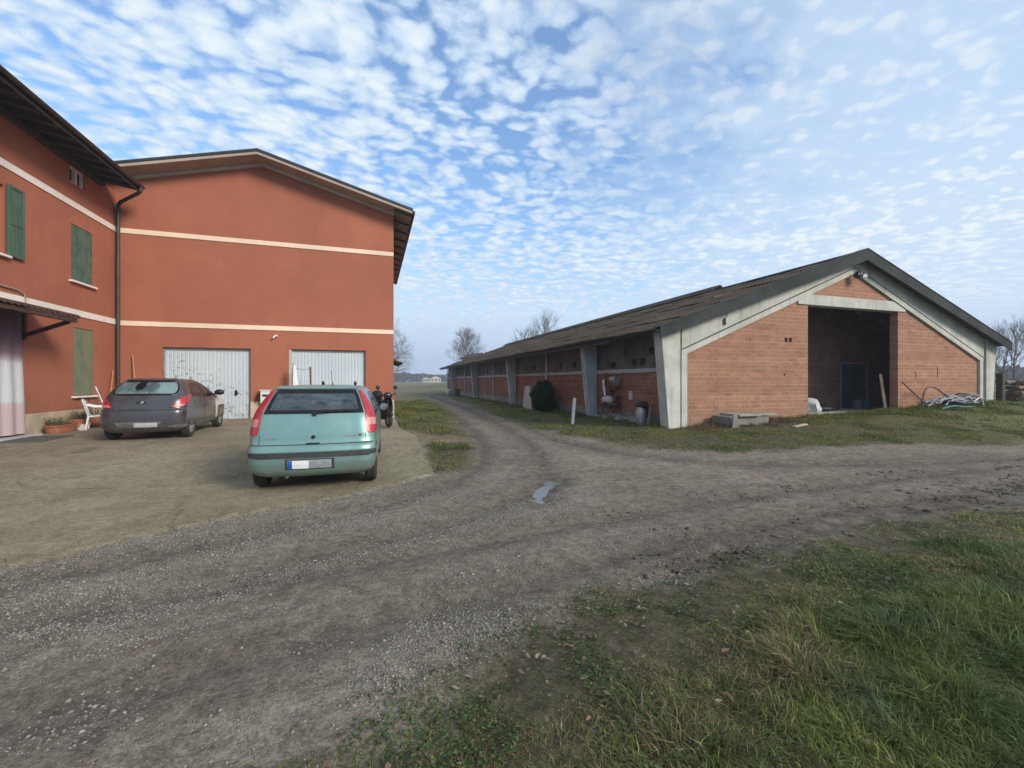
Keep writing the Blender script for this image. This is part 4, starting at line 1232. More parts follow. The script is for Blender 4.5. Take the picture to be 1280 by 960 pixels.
class Car:
    def __init__(s, lev, bow=.06, rr=.30, ryr=.17, rf=.36, ryf=.30, taper=.03):
        L = np.array(lev, float)
        s.w = pchip(L[:,0], L[:,1]); s.yr = pchip(L[:,0], L[:,2]); s.yf = pchip(L[:,0], L[:,3])
        s.z0, s.z1 = L[0,0], L[-1,0]; s.levels = L[:,0]
        s.bow, s.rr, s.ryr, s.rf, s.ryf, s.taper = bow, rr, ryr, rf, ryf, taper
        s.ym = L[:,3].max()/2
        s._c = {}
    def outline(s, z):
        k = round(float(z), 4)
        if k in s._c: return s._c[k]
        w, yr, yf = float(s.w(z)), float(s.yr(z)), float(s.yf(z))
        span = yf-yr
        rx = min(s.rr, w*.45); fx = min(s.rf, w*.5); ry = min(s.ryr, span*.25); fy = min(s.ryf, span*.3)
        e = 2/2.3
        x1 = np.linspace(0, w-rx, 12); y1 = yr + s.bow*(x1/w)**2
        a = np.linspace(0, pi/2, 11)[1:]
        yb = y1[-1]
        x2 = w-rx+rx*np.sin(a)**e; y2 = yb+ry-ry*np.cos(a)**e
        fb = .14
        yfc = yf - fb*((w-fx)/w)**2
        y3 = np.linspace(yb+ry, yfc-fy, 46)[1:]; x3 = np.full(len(y3), w)
        a = np.linspace(pi/2, 0, 9)[1:]
        x4 = w-fx+fx*np.sin(a)**e; y4 = yfc-fy+fy*np.cos(a)**e
        x5 = np.linspace(w-fx, 0, 9)[1:]; y5 = yf - fb*(x5/w)**2
        x = np.concatenate([x1,x2,x3,x4,x5]); y = np.concatenate([y1,y2,y3,y4,y5])
        x = x*(1 - s.taper*((y-s.ym)/s.ym)**2)
        ln = np.concatenate([[0], np.cumsum(np.hypot(np.diff(x), np.diff(y)))])
        s._c[k] = (x, y, ln)
        return s._c[k]
    def at(s, z, q, sg=1):
        x, y, ln = s.outline(z)
        g = 1 if q >= 0 else -1
        q = abs(q)
        return Vector((sg*g*np.interp(q, ln, x), np.interp(q, ln, y), z))
    def s_of_y(s, z, yy):
        x, y, ln = s.outline(z)
        i = 14; 
        return float(np.interp(yy, y[i:-10], ln[i:-10]))
    def body_mesh(s, nz=64):
        zs = sorted(set([round(float(q), 4) for q in np.linspace(s.z0, s.z1, nz)] + [round(float(q), 4) for q in s.levels]))
        mb = MB(); rings = []
        for z in zs:
            x, y, _ = s.outline(z)
            ring = [(a, b, z) for a, b in zip(x, y)] + [(-a, b, z) for a, b in zip(x[-2:0:-1], y[-2:0:-1])]
            rings.append(ring)
        n = len(rings[0])
        vs = [p for r in rings for p in r]
        fs = []
        for i in range(len(rings)-1):
            for k in range(n):
                k2 = (k+1) % n
                fs.append((i*n+k, i*n+k2, (i+1)*n+k2, (i+1)*n+k))
        vs += [(0, s.ym, s.z0), (0, float((s.yr(s.z1)+s.yf(s.z1))/2), s.z1)]
        c0, c1 = len(vs)-2, len(vs)-1; m = (len(rings)-1)*n
        for k in range(n):
            k2 = (k+1) % n
            fs.append((k2, k, c0)); fs.append((m+k, m+k2, c1))
        return mb.add(vs, fs)
    def patch(s, rows, mode='s', off=.004, th=.006, nc=14, nr=10, sg=1, border=0, mb=None, mi=0, bmi=1):
        """a piece lying on the body; rows (z, a, b) in arc length from the rear centre ('s') or in y along the side ('y')"""
        rows = sorted(rows)
        zs = [r[0] for r in rows]
        fa = pchip(zs, [r[1] for r in rows]) if len(rows) > 2 else (lambda q: np.interp(q, zs, [r[1] for r in rows]))
        fb = pchip(zs, [r[2] for r in rows]) if len(rows) > 2 else (lambda q: np.interp(q, zs, [r[2] for r in rows]))
        H = zs[-1]-zs[0]
        ts = list(np.linspace(0, 1, nr)); us = list(np.linspace(0, 1, nc))
        if border:
            bz = border/H
            wmean = abs(rows[len(rows)//2][2]-rows[len(rows)//2][1]); bu = border/max(wmean, .05)
            ts = [0, bz] + [q for q in ts if bz*1.3 < q < 1-bz*1.3] + [1-bz, 1]
            us = [0, bu] + [q for q in us if bu*1.3 < q < 1-bu*1.3] + [1-bu, 1]
        G = []; Nn = []
        def pos(z, q):
            q2 = s.s_of_y(z, q) if mode == 'y' else q
            return s.at(z, q2, sg)
        for t in ts:
            z = zs[0]+H*t; a, b = float(fa(z)), float(fb(z)); r = []; rn = []
            for u in us:
                q = a+(b-a)*u
                p = pos(z, q)
                e = .012
                du = pos(z, q+e)-pos(z, q-e)
                zz0, zz1 = max(s.z0, z-e), min(s.z1, z+e)
                dz = pos(zz1, q)-pos(zz0, q)
                n = du.cross(dz)
                if n.length < 1e-9: n = Vector((0,-1,0))
                n.normalize()
                c = Vector((0, s.ym, .8))
                if n.dot(p-c) < 0: n = -n
                r.append(p+n*off); rn.append(n)
            G.append(r); Nn.append(rn)
        mb = mb or MB()
        R, C = len(G), len(G[0]); N = R*C
        A = [G[i][j] for i in range(R) for j in range(C)]
        B = [G[i][j]-Nn[i][j]*th for i in range(R) for j in range(C)]
        base = len(mb.v); fs = []; ms = []
        for i in range(R-1):
            for j in range(C-1):
                q = (i*C+j, i*C+j+1, (i+1)*C+j+1, (i+1)*C+j)
                edge = border and (i == 0 or j == 0 or i == R-2 or j == C-2)
                fs.append(q); ms.append(bmi if edge else mi)
                fs.append(tuple(N+k for k in q[::-1])); ms.append(bmi if edge else mi)
        rim = [(0,j) for j in range(C)] + [(i,C-1) for i in range(1,R)] + [(R-1,j) for j in range(C-2,-1,-1)] + [(i,0) for i in range(R-2,0,-1)]
        ids = [i*C+j for i,j in rim]
        for k in range(len(ids)):
            a, b = ids[k], ids[(k+1) % len(ids)]
            fs.append((b, a, N+a, N+b)); ms.append(bmi if border else mi)
        n0 = len(mb.v)
        mb.v.extend([tuple(p) for p in A+B])
        for f, m in zip(fs, ms):
            mb.f.append(tuple(n0+i for i in f)); mb.m.append(m)
        return mb
    def inside(s, rows, z, q):
        rows = sorted(rows); zs = [r[0] for r in rows]
        if not zs[0] < z < zs[-1]: return False
        return np.interp(z, zs, [r[1] for r in rows]) < q < np.interp(z, zs, [r[2] for r in rows])

def paint_mat(name, c, rough=.32, metal=.35, dust=(.20,.18,.15), dusty=.25, coat=.5):
    n = NT(name); P = n.coord()
    g = n.geo('Normal'); nz = n.sep(g)[2]
    a = n.noise(P, 2.2, 5, .65); f = n.noise(P, 60, 3, .6)
    col = n.mix(n.maprange(a, .3, .7), tuple(q*.92 for q in c), tuple(q*1.06 for q in c))
    up = n.maprange(nz, .35, .95)
    d = n.math('MULTIPLY', n.maprange(n.noise(P, 5, 5, .7), .3, .7, .25, 1), n.math('ADD', n.math('MULTIPLY', up, .55), dusty))
    z = n.sep(P)[2]
    low = n.math('MULTIPLY', n.maprange(z, .60, .22), n.maprange(n.noise(P, 9, 5, .7), .35, .65))
    d = n.math('ADD', d, n.math('MULTIPLY', low, .55), clamp=True)
    col = n.mix(d, col, dust)
    bf = n.geo('Backfacing')
    col = n.mix(bf, col, (.02,.02,.021))
    n.color(col)
    n.rough(n.math('ADD', rough, n.math('MULTIPLY', d, .45), clamp=True))
    n.p.inputs['Metallic'].default_value = metal
    n.p.inputs['Coat Weight'].default_value = coat; n.p.inputs['Coat Roughness'].default_value = .12
    n.bump(f, .03, .002)
    return n.m
def thin_glass(name, tint=(.30,.36,.36), refl=.05, dirt=.18):
    n = NT(name); P = n.coord()
    tr = n.node('ShaderNodeBsdfTransparent'); tr.inputs[0].default_value = (*tint, 1)
    gl = n.node('ShaderNodeBsdfGlossy'); gl.inputs['Roughness'].default_value = .06; gl.inputs[0].default_value = (.9,.95,1,1)
    df = n.node('ShaderNodeBsdfDiffuse'); df.inputs[0].default_value = (.30,.30,.28,1)
    lw = n.node('ShaderNodeLayerWeight'); lw.inputs[0].default_value = .45
    m1 = n.node('ShaderNodeMixShader'); n.l(n.math('ADD', n.math('MULTIPLY', lw.outputs['Fresnel'], .55), refl, clamp=True), m1.inputs[0])
    n.l(tr.outputs[0], m1.inputs[1]); n.l(gl.outputs[0], m1.inputs[2])
    m2 = n.node('ShaderNodeMixShader'); n.l(n.maprange(n.noise(P, 6, 5, .7), .4, .75, dirt*.2, dirt), m2.inputs[0])
    n.l(m1.outputs[0], m2.inputs[1]); n.l(df.outputs[0], m2.inputs[2]); n.l(m2.outputs[0], n.out.inputs[0])
    return n.m
def lamp_mat(name, c, c2, split=None):
    n = NT(name); P = n.coord()
    col = n.mix(n.maprange(n.noise(P, 30, 2), .35, .65), c, c2)
    n.color(col); n.rough(.25); n.p.inputs['Coat Weight'].default_value = .3; n.p.inputs['Coat Roughness'].default_value = .15
    n.p.inputs['Specular IOR Level'].default_value = .6
    w = n.node('ShaderNodeTexWave', bands_direction='Z'); n.l(P, w.inputs[0]); w.inputs['Scale'].default_value = 40
    n.bump(w.outputs['Fac'], .15, .004)
    return n.m
M['glass'] = thin_glass('car_glass')
M['frit'] = plain('black_window_border', (.010,.010,.011), rough=.25)
M['tail_red'] = lamp_mat('red_lamp_lens', (.32,.010,.018), (.42,.022,.034))
M['tail_clear'] = lamp_mat('pale_lamp_lens', (.46,.16,.16), (.52,.24,.22))
M['gap'] = plain('panel_gap', (.008,.009,.009), rough=.8)
M['bump_black'] = plain('black_bumper_strip', (.035,.037,.04), (.05,.05,.05), 6, .6)
M['plate'] = plain('blank_plate', (.75,.76,.78), (.66,.67,.70), 6, .4)
M['plate_blue'] = plain('plate_blue_band', (.015,.10,.42), rough=.4)
M['plate_smudge'] = plain('plate_grey_smudge', (.20,.21,.24), (.28,.29,.32), 30, .5)
M['chrome'] = plain('worn_chrome', (.55,.56,.57), (.4,.4,.41), 9, .25, metal=.9)
M['rim'] = plain('dusty_wheel_cover', (.34,.32,.29), (.22,.20,.18), 8, .5, metal=.3)
M['seat'] = plain('grey_seat_fabric', (.085,.09,.10), (.06,.062,.07), 12, .9)
M['mirror'] = plain('mirror_glass', (.62,.66,.72), rough=.08, metal=.9)

def cut_wells(o, axles, R, w, sill):
    """opens the wheel arches with a boolean, applied at once"""
    c = MB()
    for y, z in axles:
        for sg in (-1, 1):
            xa, xb = sorted((sg*(w-.24), sg*(w+.2)))
            prof = [(0, xa), (R, xa), (R, xb), (0, xb)]
            c.lathe(prof, 48, (0, y, z), 'x')
    cm = c.build('cutter', [M['gap'], M['gap']], fixn=True)
    for p in cm.data.polygons: p.material_index = 1
    m = o.modifiers.new('b', 'BOOLEAN'); m.operation = 'DIFFERENCE'; m.solver = 'EXACT'; m.object = cm
    dg = bpy.context.evaluated_depsgraph_get(); dg.update()
    me = bpy.data.meshes.new_from_object(o.evaluated_get(dg))
    o.modifiers.clear()
    old = o.data; o.data = me; bpy.data.meshes.remove(old)
    d = cm.data; bpy.data.objects.remove(cm); bpy.data.meshes.remove(d)

def open_faces(o, tests):
    bm = bmesh.new(); bm.from_mesh(o.data)
    kill = [f for f in bm.faces if any(t(f.calc_center_median(), f.normal) for t in tests)]
    bmesh.ops.delete(bm, geom=kill, context='FACES')
    bm.to_mesh(o.data); bm.free()

def wheel(parent, x, y, z, r, wd, sg, rimmat, spokes=7, rot=0.0):
    w = bpy.data.objects.new('wheel', None); w.empty_display_size = .1; COL.objects.link(w); w.parent = parent
    t = MB()
    h = wd/2
    prof = [(r*.62,-h*.8),(r*.70,-h*.98),(r*.86,-h),(r*.95,-h*.9),(r,-h*.62),(r*.985,-h*.55),(r*.985,-h*.5),(r,-h*.45),(r,-.01),(r*.985,-.006),(r*.985,.006),(r,.01),(r,h*.45),(r*.985,h*.5),(r*.985,h*.55),(r,h*.62),(r*.95,h*.9),(r*.86,h),(r*.70,h*.98),(r*.62,h*.8)]
    t.lathe(prof, 40, (x, y, z), 'x')
    t.build('tyre', M['rubber'], w, origin=(0,0,0), smooth=35)
    m = MB()
    o1 = sg*h*.75
    m.lathe([(0, sg*h*.55), (r*.12, sg*h*.6), (r*.14, sg*h*.35), (r*.50, sg*h*.15), (r*.58, sg*h*.5), (r*.635, o1), (r*.64, -sg*h*.8), (0, -sg*h*.78)], 36, (x, y, z), 'x')
    for k in range(spokes):
        a = rot + 2*pi*k/spokes
        d = Vector((0, cos(a), sin(a)))
        c = Vector((x, y, z))
        p = c + d*(r*.10) + Vector((sg*h*.55,0,0)); q = c + d*(r*.60) + Vector((sg*h*.66,0,0))
        m.bar(p, q, .055, .03, up=(sg,0,0))
    m.build('rim', rimmat, w, origin=(0,0,0), smooth=35)
    return w

def seat_mb(x, y, zb, zt, w, tilt=.12):
    mb = MB()
    R = []
    for t in np.linspace(0, 1, 7):
        z = zb+(zt-zb)*t; ww = w*(1-.25*t**3)
        R.append([(x+ww/2*u, y+tilt*(-t) - .05*cos(u*1.3) , z) for u in np.linspace(-1, 1, 7)])
    mb.solid(R, (0, .12, .02))
    mb.blob((x, y-tilt-.0, zt+.09), (w*.27, .06, .085), 2, .05)
    return mb

# ---- the green hatchback
GREEN = Car([(.20,.70,.14,3.55),(.24,.76,.07,3.66),(.30,.80,.025,3.76),(.42,.825,0.0,3.80),(.56,.83,0.0,3.80),(.62,.828,.02,3.78),(.655,.825,.055,3.76),(.67,.824,.072,3.74),(.80,.822,.10,3.58),(.92,.812,.13,3.25),(1.0,.80,.16,2.92),(1.08,.782,.20,2.78),(1.2,.735,.275,2.52),(1.32,.68,.36,2.26),(1.40,.635,.43,2.04),(1.44,.59,.49,1.90),(1.468,.51,.60,1.72),(1.48,.38,.80,1.48),(1.484,.15,1.0,1.25)], bow=.07)
green = thing('hatchback_car', 'pale metallic green hatchback with tall red tail lamps', 'car', (-.80, 6.60, gz(-.7, 7.9)+.0), radians(-2.4))
ORG[green.name] = (0,0,0); green.scale = (1.05, 1.0, 1.012)
pg = paint_mat('pale_green_metallic', (.200,.362,.335), .30, .55, (.23,.215,.165), .14)
body = GREEN.body_mesh().build('body', [pg, M['gap']], green)
cut_wells(body, [(.60,.29),(3.06,.29)], .34, .83, .2)
RG = [(1.075,-.645,.645),(1.20,-.605,.605),(1.32,-.565,.565),(1.405,-.52,.52)]
WS = 2.2
tests = [lambda c, n: n.y < -.3 and GREEN.inside([(z, a+.03, b-.03) for z, a, b in [(1.10,-.645,.645),(1.2,-.605,.605),(1.32,-.565,.565),(1.385,-.52,.52)]], c.z, c.x),
         lambda c, n: n.y > .3 and c.y > 1.9 and 1.05 < c.z < 1.40 and abs(c.x) < .60-.25*(c.z-1.05)]
SW = [(1.03,.62,2.50),(1.12,.66,2.36),(1.24,.78,2.18),(1.37,.95,1.96)]
tests.append(lambda c, n: abs(n.x) > .4 and GREEN.inside([(z+(.02 if i == 0 else -.02 if i == 3 else 0), a+.05, b-.05) for i, (z, a, b) in enumerate(SW)], c.z, c.y))
open_faces(body, tests)
body.data.polygons.foreach_set('use_smooth', [True]*len(body.data.polygons)); body.data.set_sharp_from_angle(angle=radians(38))
GREEN.patch(RG, off=.006, th=.005, nc=22, nr=14, border=.05).build('rear_window', [M['glass'], M['frit']], green, smooth=40)
for sg in (-1, 1):
    GREEN.patch(SW, 'y', off=.005, th=.005, nc=22, nr=10, sg=sg, border=.045).build('side_window', [M['glass'], M['frit']], green, smooth=40)
    g = GREEN.patch([(1.04,1.50,1.58),(1.37,1.50,1.58)], 'y', off=.008, th=.004, nc=3, nr=8, sg=sg); g.build('window_pillar', M['frit'], green)
    tl = GREEN.patch([(.785,.715,.80),(.83,.69,.85),(.92,.675,.875),(1.08,.665,.83),(1.22,.622,.735),(1.33,.585,.655),(1.40,.555,.585)], off=.016, th=.02, nc=8, nr=22, sg=sg).build('tail_light', M['tail_red'], green, smooth=50)
    GREEN.patch([(.90,.70,.845),(.96,.695,.85),(1.0,.692,.835)], off=.0175, th=.004, nc=6, nr=6, sg=sg).build('reversing_lens', M['tail_clear'], tl, smooth=50)
    mp = GREEN.patch([(.99,2.62,2.62),(1.0,2.55,2.65)], 'y', sg=sg)
    # door mirrors: shell and glass
    p = GREEN.at(1.02, GREEN.s_of_y(1.02, 2.45), sg)
    mm = MB().blob((p.x+sg*.08, p.y+.05, 1.03), (.10, .07, .075), 5, .02, 14, 10).bar((p.x-sg*.01, p.y+.04, 1.03), (p.x+sg*.06, p.y+.05, 1.05), .06, .05).build('door_mirror', M['bump_black'], green, smooth=60)
    MB().lathe([(0,-.012),(.062,-.010),(.065,0)], 20, (0,0,0), 'y').build('mirror_glass', M['mirror'], mm, origin=(-p.x-sg*.08, -p.y+.018, -1.03), smooth=40).scale = (1,1,1)
GREEN.patch([(1.408,-.545,.545),(1.425,-.53,.53),(1.445,-.50,.50)], off=.030, th=.026, nc=20, nr=5).build('roof_spoiler', pg, green, smooth=40)
for sg in (-1, 1):
    g = GREEN.patch([(.40,1.46,1.467),(1.0,1.48,1.487)], 'y', off=.002, th=.006, nc=2, nr=14, sg=sg)
    g.build('panel_gap', M['gap'], green)
    GREEN.patch([(.40,2.58,2.587),(.98,2.62,2.627)], 'y', off=.002, th=.006, nc=2, nr=14, sg=sg).build('panel_gap', M['gap'], green)
    GREEN.patch([(.60,.88,1.02),(.63,.88,1.02)], off=.004, th=.006, nc=6, nr=2, sg=sg).build('bumper_seam', M['gap'], green)
# panel gaps of the hatch, bumper seam, strip, plate, lock, handle, wiper
mb = GREEN.patch([(.650,-.84,.84),(.658,-.84,.84)], off=.002, th=.006, nc=40, nr=2)
for sg in (-1, 1):
    GREEN.patch([(.66,.668,.674),(.78,.668,.674),(.80,.672,.678)], off=.002, th=.006, nc=2, nr=8, sg=sg, mb=mb)
mb.build('panel_gap', M['gap'], green)
GREEN.patch([(.478,-.72,.72),(.488,-.86,.86),(.545,-.88,.88),(.556,-.84,.84)], off=.008, th=.014, nc=44, nr=6).build('bumper_strip', M['bump_black'], green, smooth=40)
GREEN.patch([(.315,-.335,.275),(.465,-.335,.275)], off=.004, th=.01, nc=12, nr=4).build('plate_recess', M['bump_black'], green)
pl = GREEN.patch([(.335,-.30,.235),(.445,-.30,.235)], off=.013, th=.008, nc=12, nr=3).build('number_plate', M['plate'], green)
GREEN.patch([(.337,-.298,-.245),(.443,-.298,-.245)], off=.0145, th=.003, nc=3, nr=3).build('country_band', M['plate_blue'], pl)
GREEN.patch([(.337,-.04,.232),(.443,-.04,.232)], off=.0145, th=.003, nc=6, nr=3).build('blurred_digits', M['plate_smudge'], pl)
MB().lathe([(0,-.012),(.022,-.012),(.026,0)], 16, (0, .08, .755), 'y').build('boot_lock', M['black'], green, smooth=40)
GREEN.patch([(.655,-.09,.09),(.672,-.075,.075)], off=.010, th=.02, nc=6, nr=3).build('boot_handle', M['black'], green)
MB().lathe([(0,-.006),(.026,-.006),(.026,.006)], 14, (.55, .045, .47), 'y').build('towing_cap', M['black'], green)
GREEN.patch([(.726,-.60,-.47),(.742,-.60,-.47)], off=.005, th=.006, nc=6, nr=2).build('model_badge', M['steel'], green)
GREEN.patch([(.748,.38,.56),(.762,.38,.56)], off=.005, th=.006, nc=6, nr=2).build('trim_badge', M['steel'], green)
GREEN.patch([(.752,.575,.615),(.775,.585,.625)], off=.005, th=.006, nc=4, nr=2).build('trim_badge', M['black'], green)
a = GREEN.at(1.085, 0.0); b = GREEN.at(1.115, .52)
MB().lathe([(0,-.05),(.03,-.045),(.035,0)], 14, (a.x, a.y, 1.075), 'y').bar((a.x, a.y-.03, 1.085), (a.x+.18, a.y-.025, 1.105), .018, .014).bar((a.x+.05, a.y-.022, 1.10), (b.x, b.y-.014, 1.115), .02, .014).build('rear_wiper', M['black'], green)
MB().box((-.62, .25, .19), (.62, 3.5, .24)).box((-.45, .2, .17), (-.1, .5, .25)).build('underbody', M['black'], green)
MB().tube([(-.32, .06, .215), (-.32, .7, .22)], .022, 10).build('exhaust_pipe', M['rust'], green, smooth=40)
for x in (-.36, .36):
    seat_mb(x, 1.55, .55, 1.13, .46).build('seat', M['seat'], green, smooth=60)
for x in (-.40, 0, .40):
    seat_mb(x, .80, .55, 1.06, .40).build('rear_seat', M['seat'], green, smooth=60)
MB().box((-.62, .35, .82), (.62, .78, .84)).build('parcel_shelf', M['seat'], green)
MB().tube([(0.05, 1.75, 1.47), (.05, 1.55, 1.72)], .004, 5).lathe([(.02,1.47),(.012,1.50)], 10, (.05,1.75,0)).build('aerial', M['black'], green)
for x in (-.02, .46):
    MB().blob((x, 1.15, 1.505), (.025, .03, .04), 3, .1).build('roof_mount', M['black'], green, smooth=60)
for y in (.60, 3.06):
    for sg in (-1, 1):
        wheel(green, sg*.725, y, .285, .285, .165, sg, M['rim'], 6)

# ---- the dark grey hatchback
GREY = Car([(.20,.72,.16,3.62),(.25,.79,.08,3.78),(.32,.83,.03,3.88),(.45,.85,0.0,3.94),(.60,.853,0.005,3.94),(.70,.853,.02,3.92),(.735,.85,.045,3.90),(.76,.846,.075,3.88),(.88,.84,.10,3.70),(.98,.825,.135,3.20),(1.06,.805,.19,2.86),(1.14,.775,.25,2.68),(1.25,.725,.36,2.44),(1.36,.665,.50,2.18),(1.43,.61,.62,1.98),(1.468,.54,.76,1.80),(1.486,.42,.98,1.60),(1.492,.18,1.2,1.4)], bow=.10, rr=.36, ryr=.24)
grey = thing('hatchback_car', 'dusty dark grey hatchback with one white front wing', 'car', (-5.19, 12.30, gz(-4.9, 13.6)), radians(2.5))
ORG[grey.name] = (0,0,0)
pd = paint_mat('dusty_dark_grey', (.058,.057,.064), .30, .35, (.15,.14,.13), .06, .7)
pw = paint_mat('bare_white_wing', (.62,.60,.55), .5, 0, (.35,.31,.26), .2, .1)
body = GREY.body_mesh().build('body', [pd, M['gap']], grey)
cut_wells(body, [(.66,.31),(3.19,.31)], .355, .855, .2)
SWA = [(1.02,.78,1.55),(1.12,.80,1.55),(1.25,.90,1.55),(1.37,1.08,1.55)]
SWB = [(1.01,1.64,2.62),(1.12,1.64,2.46),(1.25,1.64,2.26),(1.37,1.64,2.04)]
RGY = [(1.075,-.50,.50),(1.10,-.60,.60),(1.20,-.655,.655),(1.33,-.61,.61),(1.40,-.53,.53),(1.425,-.40,.40)]
ins = lambda rows, m, c, q: GREY.inside([(z, a+m, b-m) for z, a, b in rows], c.z, q)
open_faces(body, [lambda c, n: abs(n.x) > .4 and (ins(SWA, .05, c, c.y) or ins(SWB, .05, c, c.y)) and 1.05 < c.z < 1.35,
                  lambda c, n: n.y > .3 and c.y > 1.9 and 1.08 < c.z < 1.42 and abs(c.x) < .6])
body.data.polygons.foreach_set('use_smooth', [True]*len(body.data.polygons)); body.data.set_sharp_from_angle(angle=radians(38))
def milky():
    n = NT('milky_broken_window'); P = n.coord()
    a = n.noise(P, 5, 5, .65); sx = n.sep(P)
    col = n.mix(n.maprange(a, .3, .7), (.05,.075,.08), (.15,.20,.205))
    col = n.mix(n.maprange(sx[0], .05, .35, 0, .6), col, (.20,.30,.30))
    # a dark hole left of the middle and a torn grey patch beside it
    d = n.node('ShaderNodeVectorMath', operation='DISTANCE'); n.l(n.comb(sx[0], 0.0, sx[2]), d.inputs[0]); d.inputs[1].default_value = (-.13, 0, 1.30)
    hole = n.maprange(n.math('ADD', d.outputs['Value'], n.math('MULTIPLY', n.noise(P, 9, 3), .14)), .19, .16)
    col = n.mix(hole, col, (.008,.008,.009))
    d2 = n.node('ShaderNodeVectorMath', operation='DISTANCE'); n.l(n.comb(sx[0], 0.0, sx[2]), d2.inputs[0]); d2.inputs[1].default_value = (.10, 0, 1.29)
    h2 = n.maprange(n.math('ADD', d2.outputs['Value'], n.math('MULTIPLY', n.noise(P, 7, 3), .2)), .25, .2, 0, .75)
    col = n.mix(h2, col, (.045,.06,.075))
    low = n.maprange(n.math('ADD', sx[2], n.math('MULTIPLY', a, .1)), 1.19, 1.15, 0, .8)
    col = n.mix(low, col, (.05,.055,.06))
    wp = n.maprange(n.noise(n.mapping(P, scale=(1,1,3)), 6.0, 2), .66, .72, 0, .8)
    col = n.mix(n.math('MULTIPLY', wp, n.maprange(sx[2], 1.24, 1.18)), col, (.6,.6,.58))
    n.color(col); n.rough(.28)
    return n.m
GREY.patch(RGY, off=.006, th=.006, nc=26, nr=16, border=.04).build('rear_window', [milky(), M['frit']], grey, smooth=40)
GREY.patch([(1.425,-.52,.52),(1.45,-.50,.50),(1.462,-.46,.46)], off=.035, th=.03, nc=20, nr=5).build('roof_spoiler', pd, grey, smooth=40)
for sg in (-1, 1):
    GREY.patch(SWA, 'y', off=.005, th=.005, nc=14, nr=10, sg=sg, border=.035).build('side_window', [M['glass'], M['frit']], grey, smooth=40)
    GREY.patch(SWB, 'y', off=.005, th=.005, nc=16, nr=10, sg=sg, border=.035).build('side_window', [M['glass'], M['frit']], grey, smooth=40)
    tl = GREY.patch([(.785,.56,.74),(.83,.60,.86),(.90,.64,.98),(.97,.70,1.08),(1.04,.80,1.13),(1.07,.90,1.10)], off=.016, th=.02, nc=12, nr=14, sg=sg).build('tail_light', M['tail_red'], grey, smooth=50)
    GREY.patch([(.80,.60,.76),(.83,.62,.82),(.86,.65,.84)], off=.018, th=.004, nc=8, nr=5, sg=sg).build('reversing_lens', M['tail_clear'], tl, smooth=50)
    GREY.patch([(.62,.62,.95),(.64,.62,1.02)], off=.006, th=.006, nc=12, nr=2, sg=sg).build('bumper_reflector', plain('dark_red_reflector', (.10,.02,.03), rough=.3), grey)
    mbg = GREY.patch([(.40,1.58,1.59),(1.0,1.58,1.59)], 'y', off=.002, th=.006, nc=2, nr=14, sg=sg)
    GREY.patch([(.40,2.62,2.63),(.98,2.70,2.71)], 'y', off=.002, th=.006, nc=2, nr=14, sg=sg, mb=mbg)
    GREY.patch([(.66,.98,.99),(.98,.80,.81)], 'y', off=.002, th=.006, nc=2, nr=14, sg=sg, mb=mbg)
    mbg.build('panel_gap', M['gap'], grey)
    for y in (1.42, 2.42):
        GREY.patch([(.90,y-.17,y),(.925,y-.17,y)], 'y', off=.025, th=.02, nc=6, nr=3, sg=sg).build('door_handle', pd, grey)
    p = GREY.at(1.04, GREY.s_of_y(1.04, 2.52), sg)
    MB().blob((p.x+sg*.15, p.y+.05, 1.09), (.13, .08, .085), 5, .02, 14, 10).bar((p.x-sg*.01, p.y+.04, 1.03), (p.x+sg*.07, p.y+.05, 1.06), .06, .05).build('door_mirror', M['black'], grey, smooth=60)
# the replaced white wing on the right: above and around the front wheel
mb = GREY.patch([(.70,2.66,3.66),(.86,2.68,3.60),(.955,2.72,3.15)], 'y', off=.006, th=.008, nc=20, nr=8)
GREY.patch([(.36,2.64,2.815),(.50,2.64,2.80),(.70,2.66,2.86)], 'y', off=.006, th=.008, nc=5, nr=8, mb=mb)
mb.build('front_wing', pw, grey, smooth=40)
mb = GREY.patch([(.728,-.90,.90),(.738,-.90,.90)], off=.002, th=.006, nc=40, nr=2)
for sg in (-1, 1): GREY.patch([(.74,.54,.55),(.80,.535,.545)], off=.002, th=.006, nc=2, nr=6, sg=sg, mb=mb)
mb.build('panel_gap', M['gap'], grey)
GREY.patch([(.315,-.20,.20),(.34,-.40,.30),(.455,-.52,.42)], off=.004, th=.01, nc=14, nr=6).build('plate_recess', plain('scraped_bumper_plastic', (.16,.165,.17), (.07,.07,.075), 8, .6), grey)
GREY.patch([(.335,-.12,.32),(.435,-.12,.32)], off=.014, th=.008, nc=10, nr=3).build('number_plate', plain('greyed_plate', (.48,.48,.50), (.38,.38,.40), 9, .5), grey)
GREY.patch([(.30,.60,.92),(.33,.50,1.0),(.37,.62,1.02)], off=.008, th=.01, nc=14, nr=4).build('bumper_trim', M['chrome'], grey, smooth=40)
GREY.patch([(.885,-.10,.06),(.91,-.125,.085),(.935,-.10,.06)], off=.012, th=.014, nc=10, nr=6).build('tailgate_emblem', M['black'], grey, smooth=50)
a = GREY.at(.91, -.02)
MB().lathe([(.012,-.03),(.02,-.034),(.028,-.03)], 16, (0, a.y+.012, .91), 'y').build('emblem_ring', M['chrome'], grey, smooth=50)
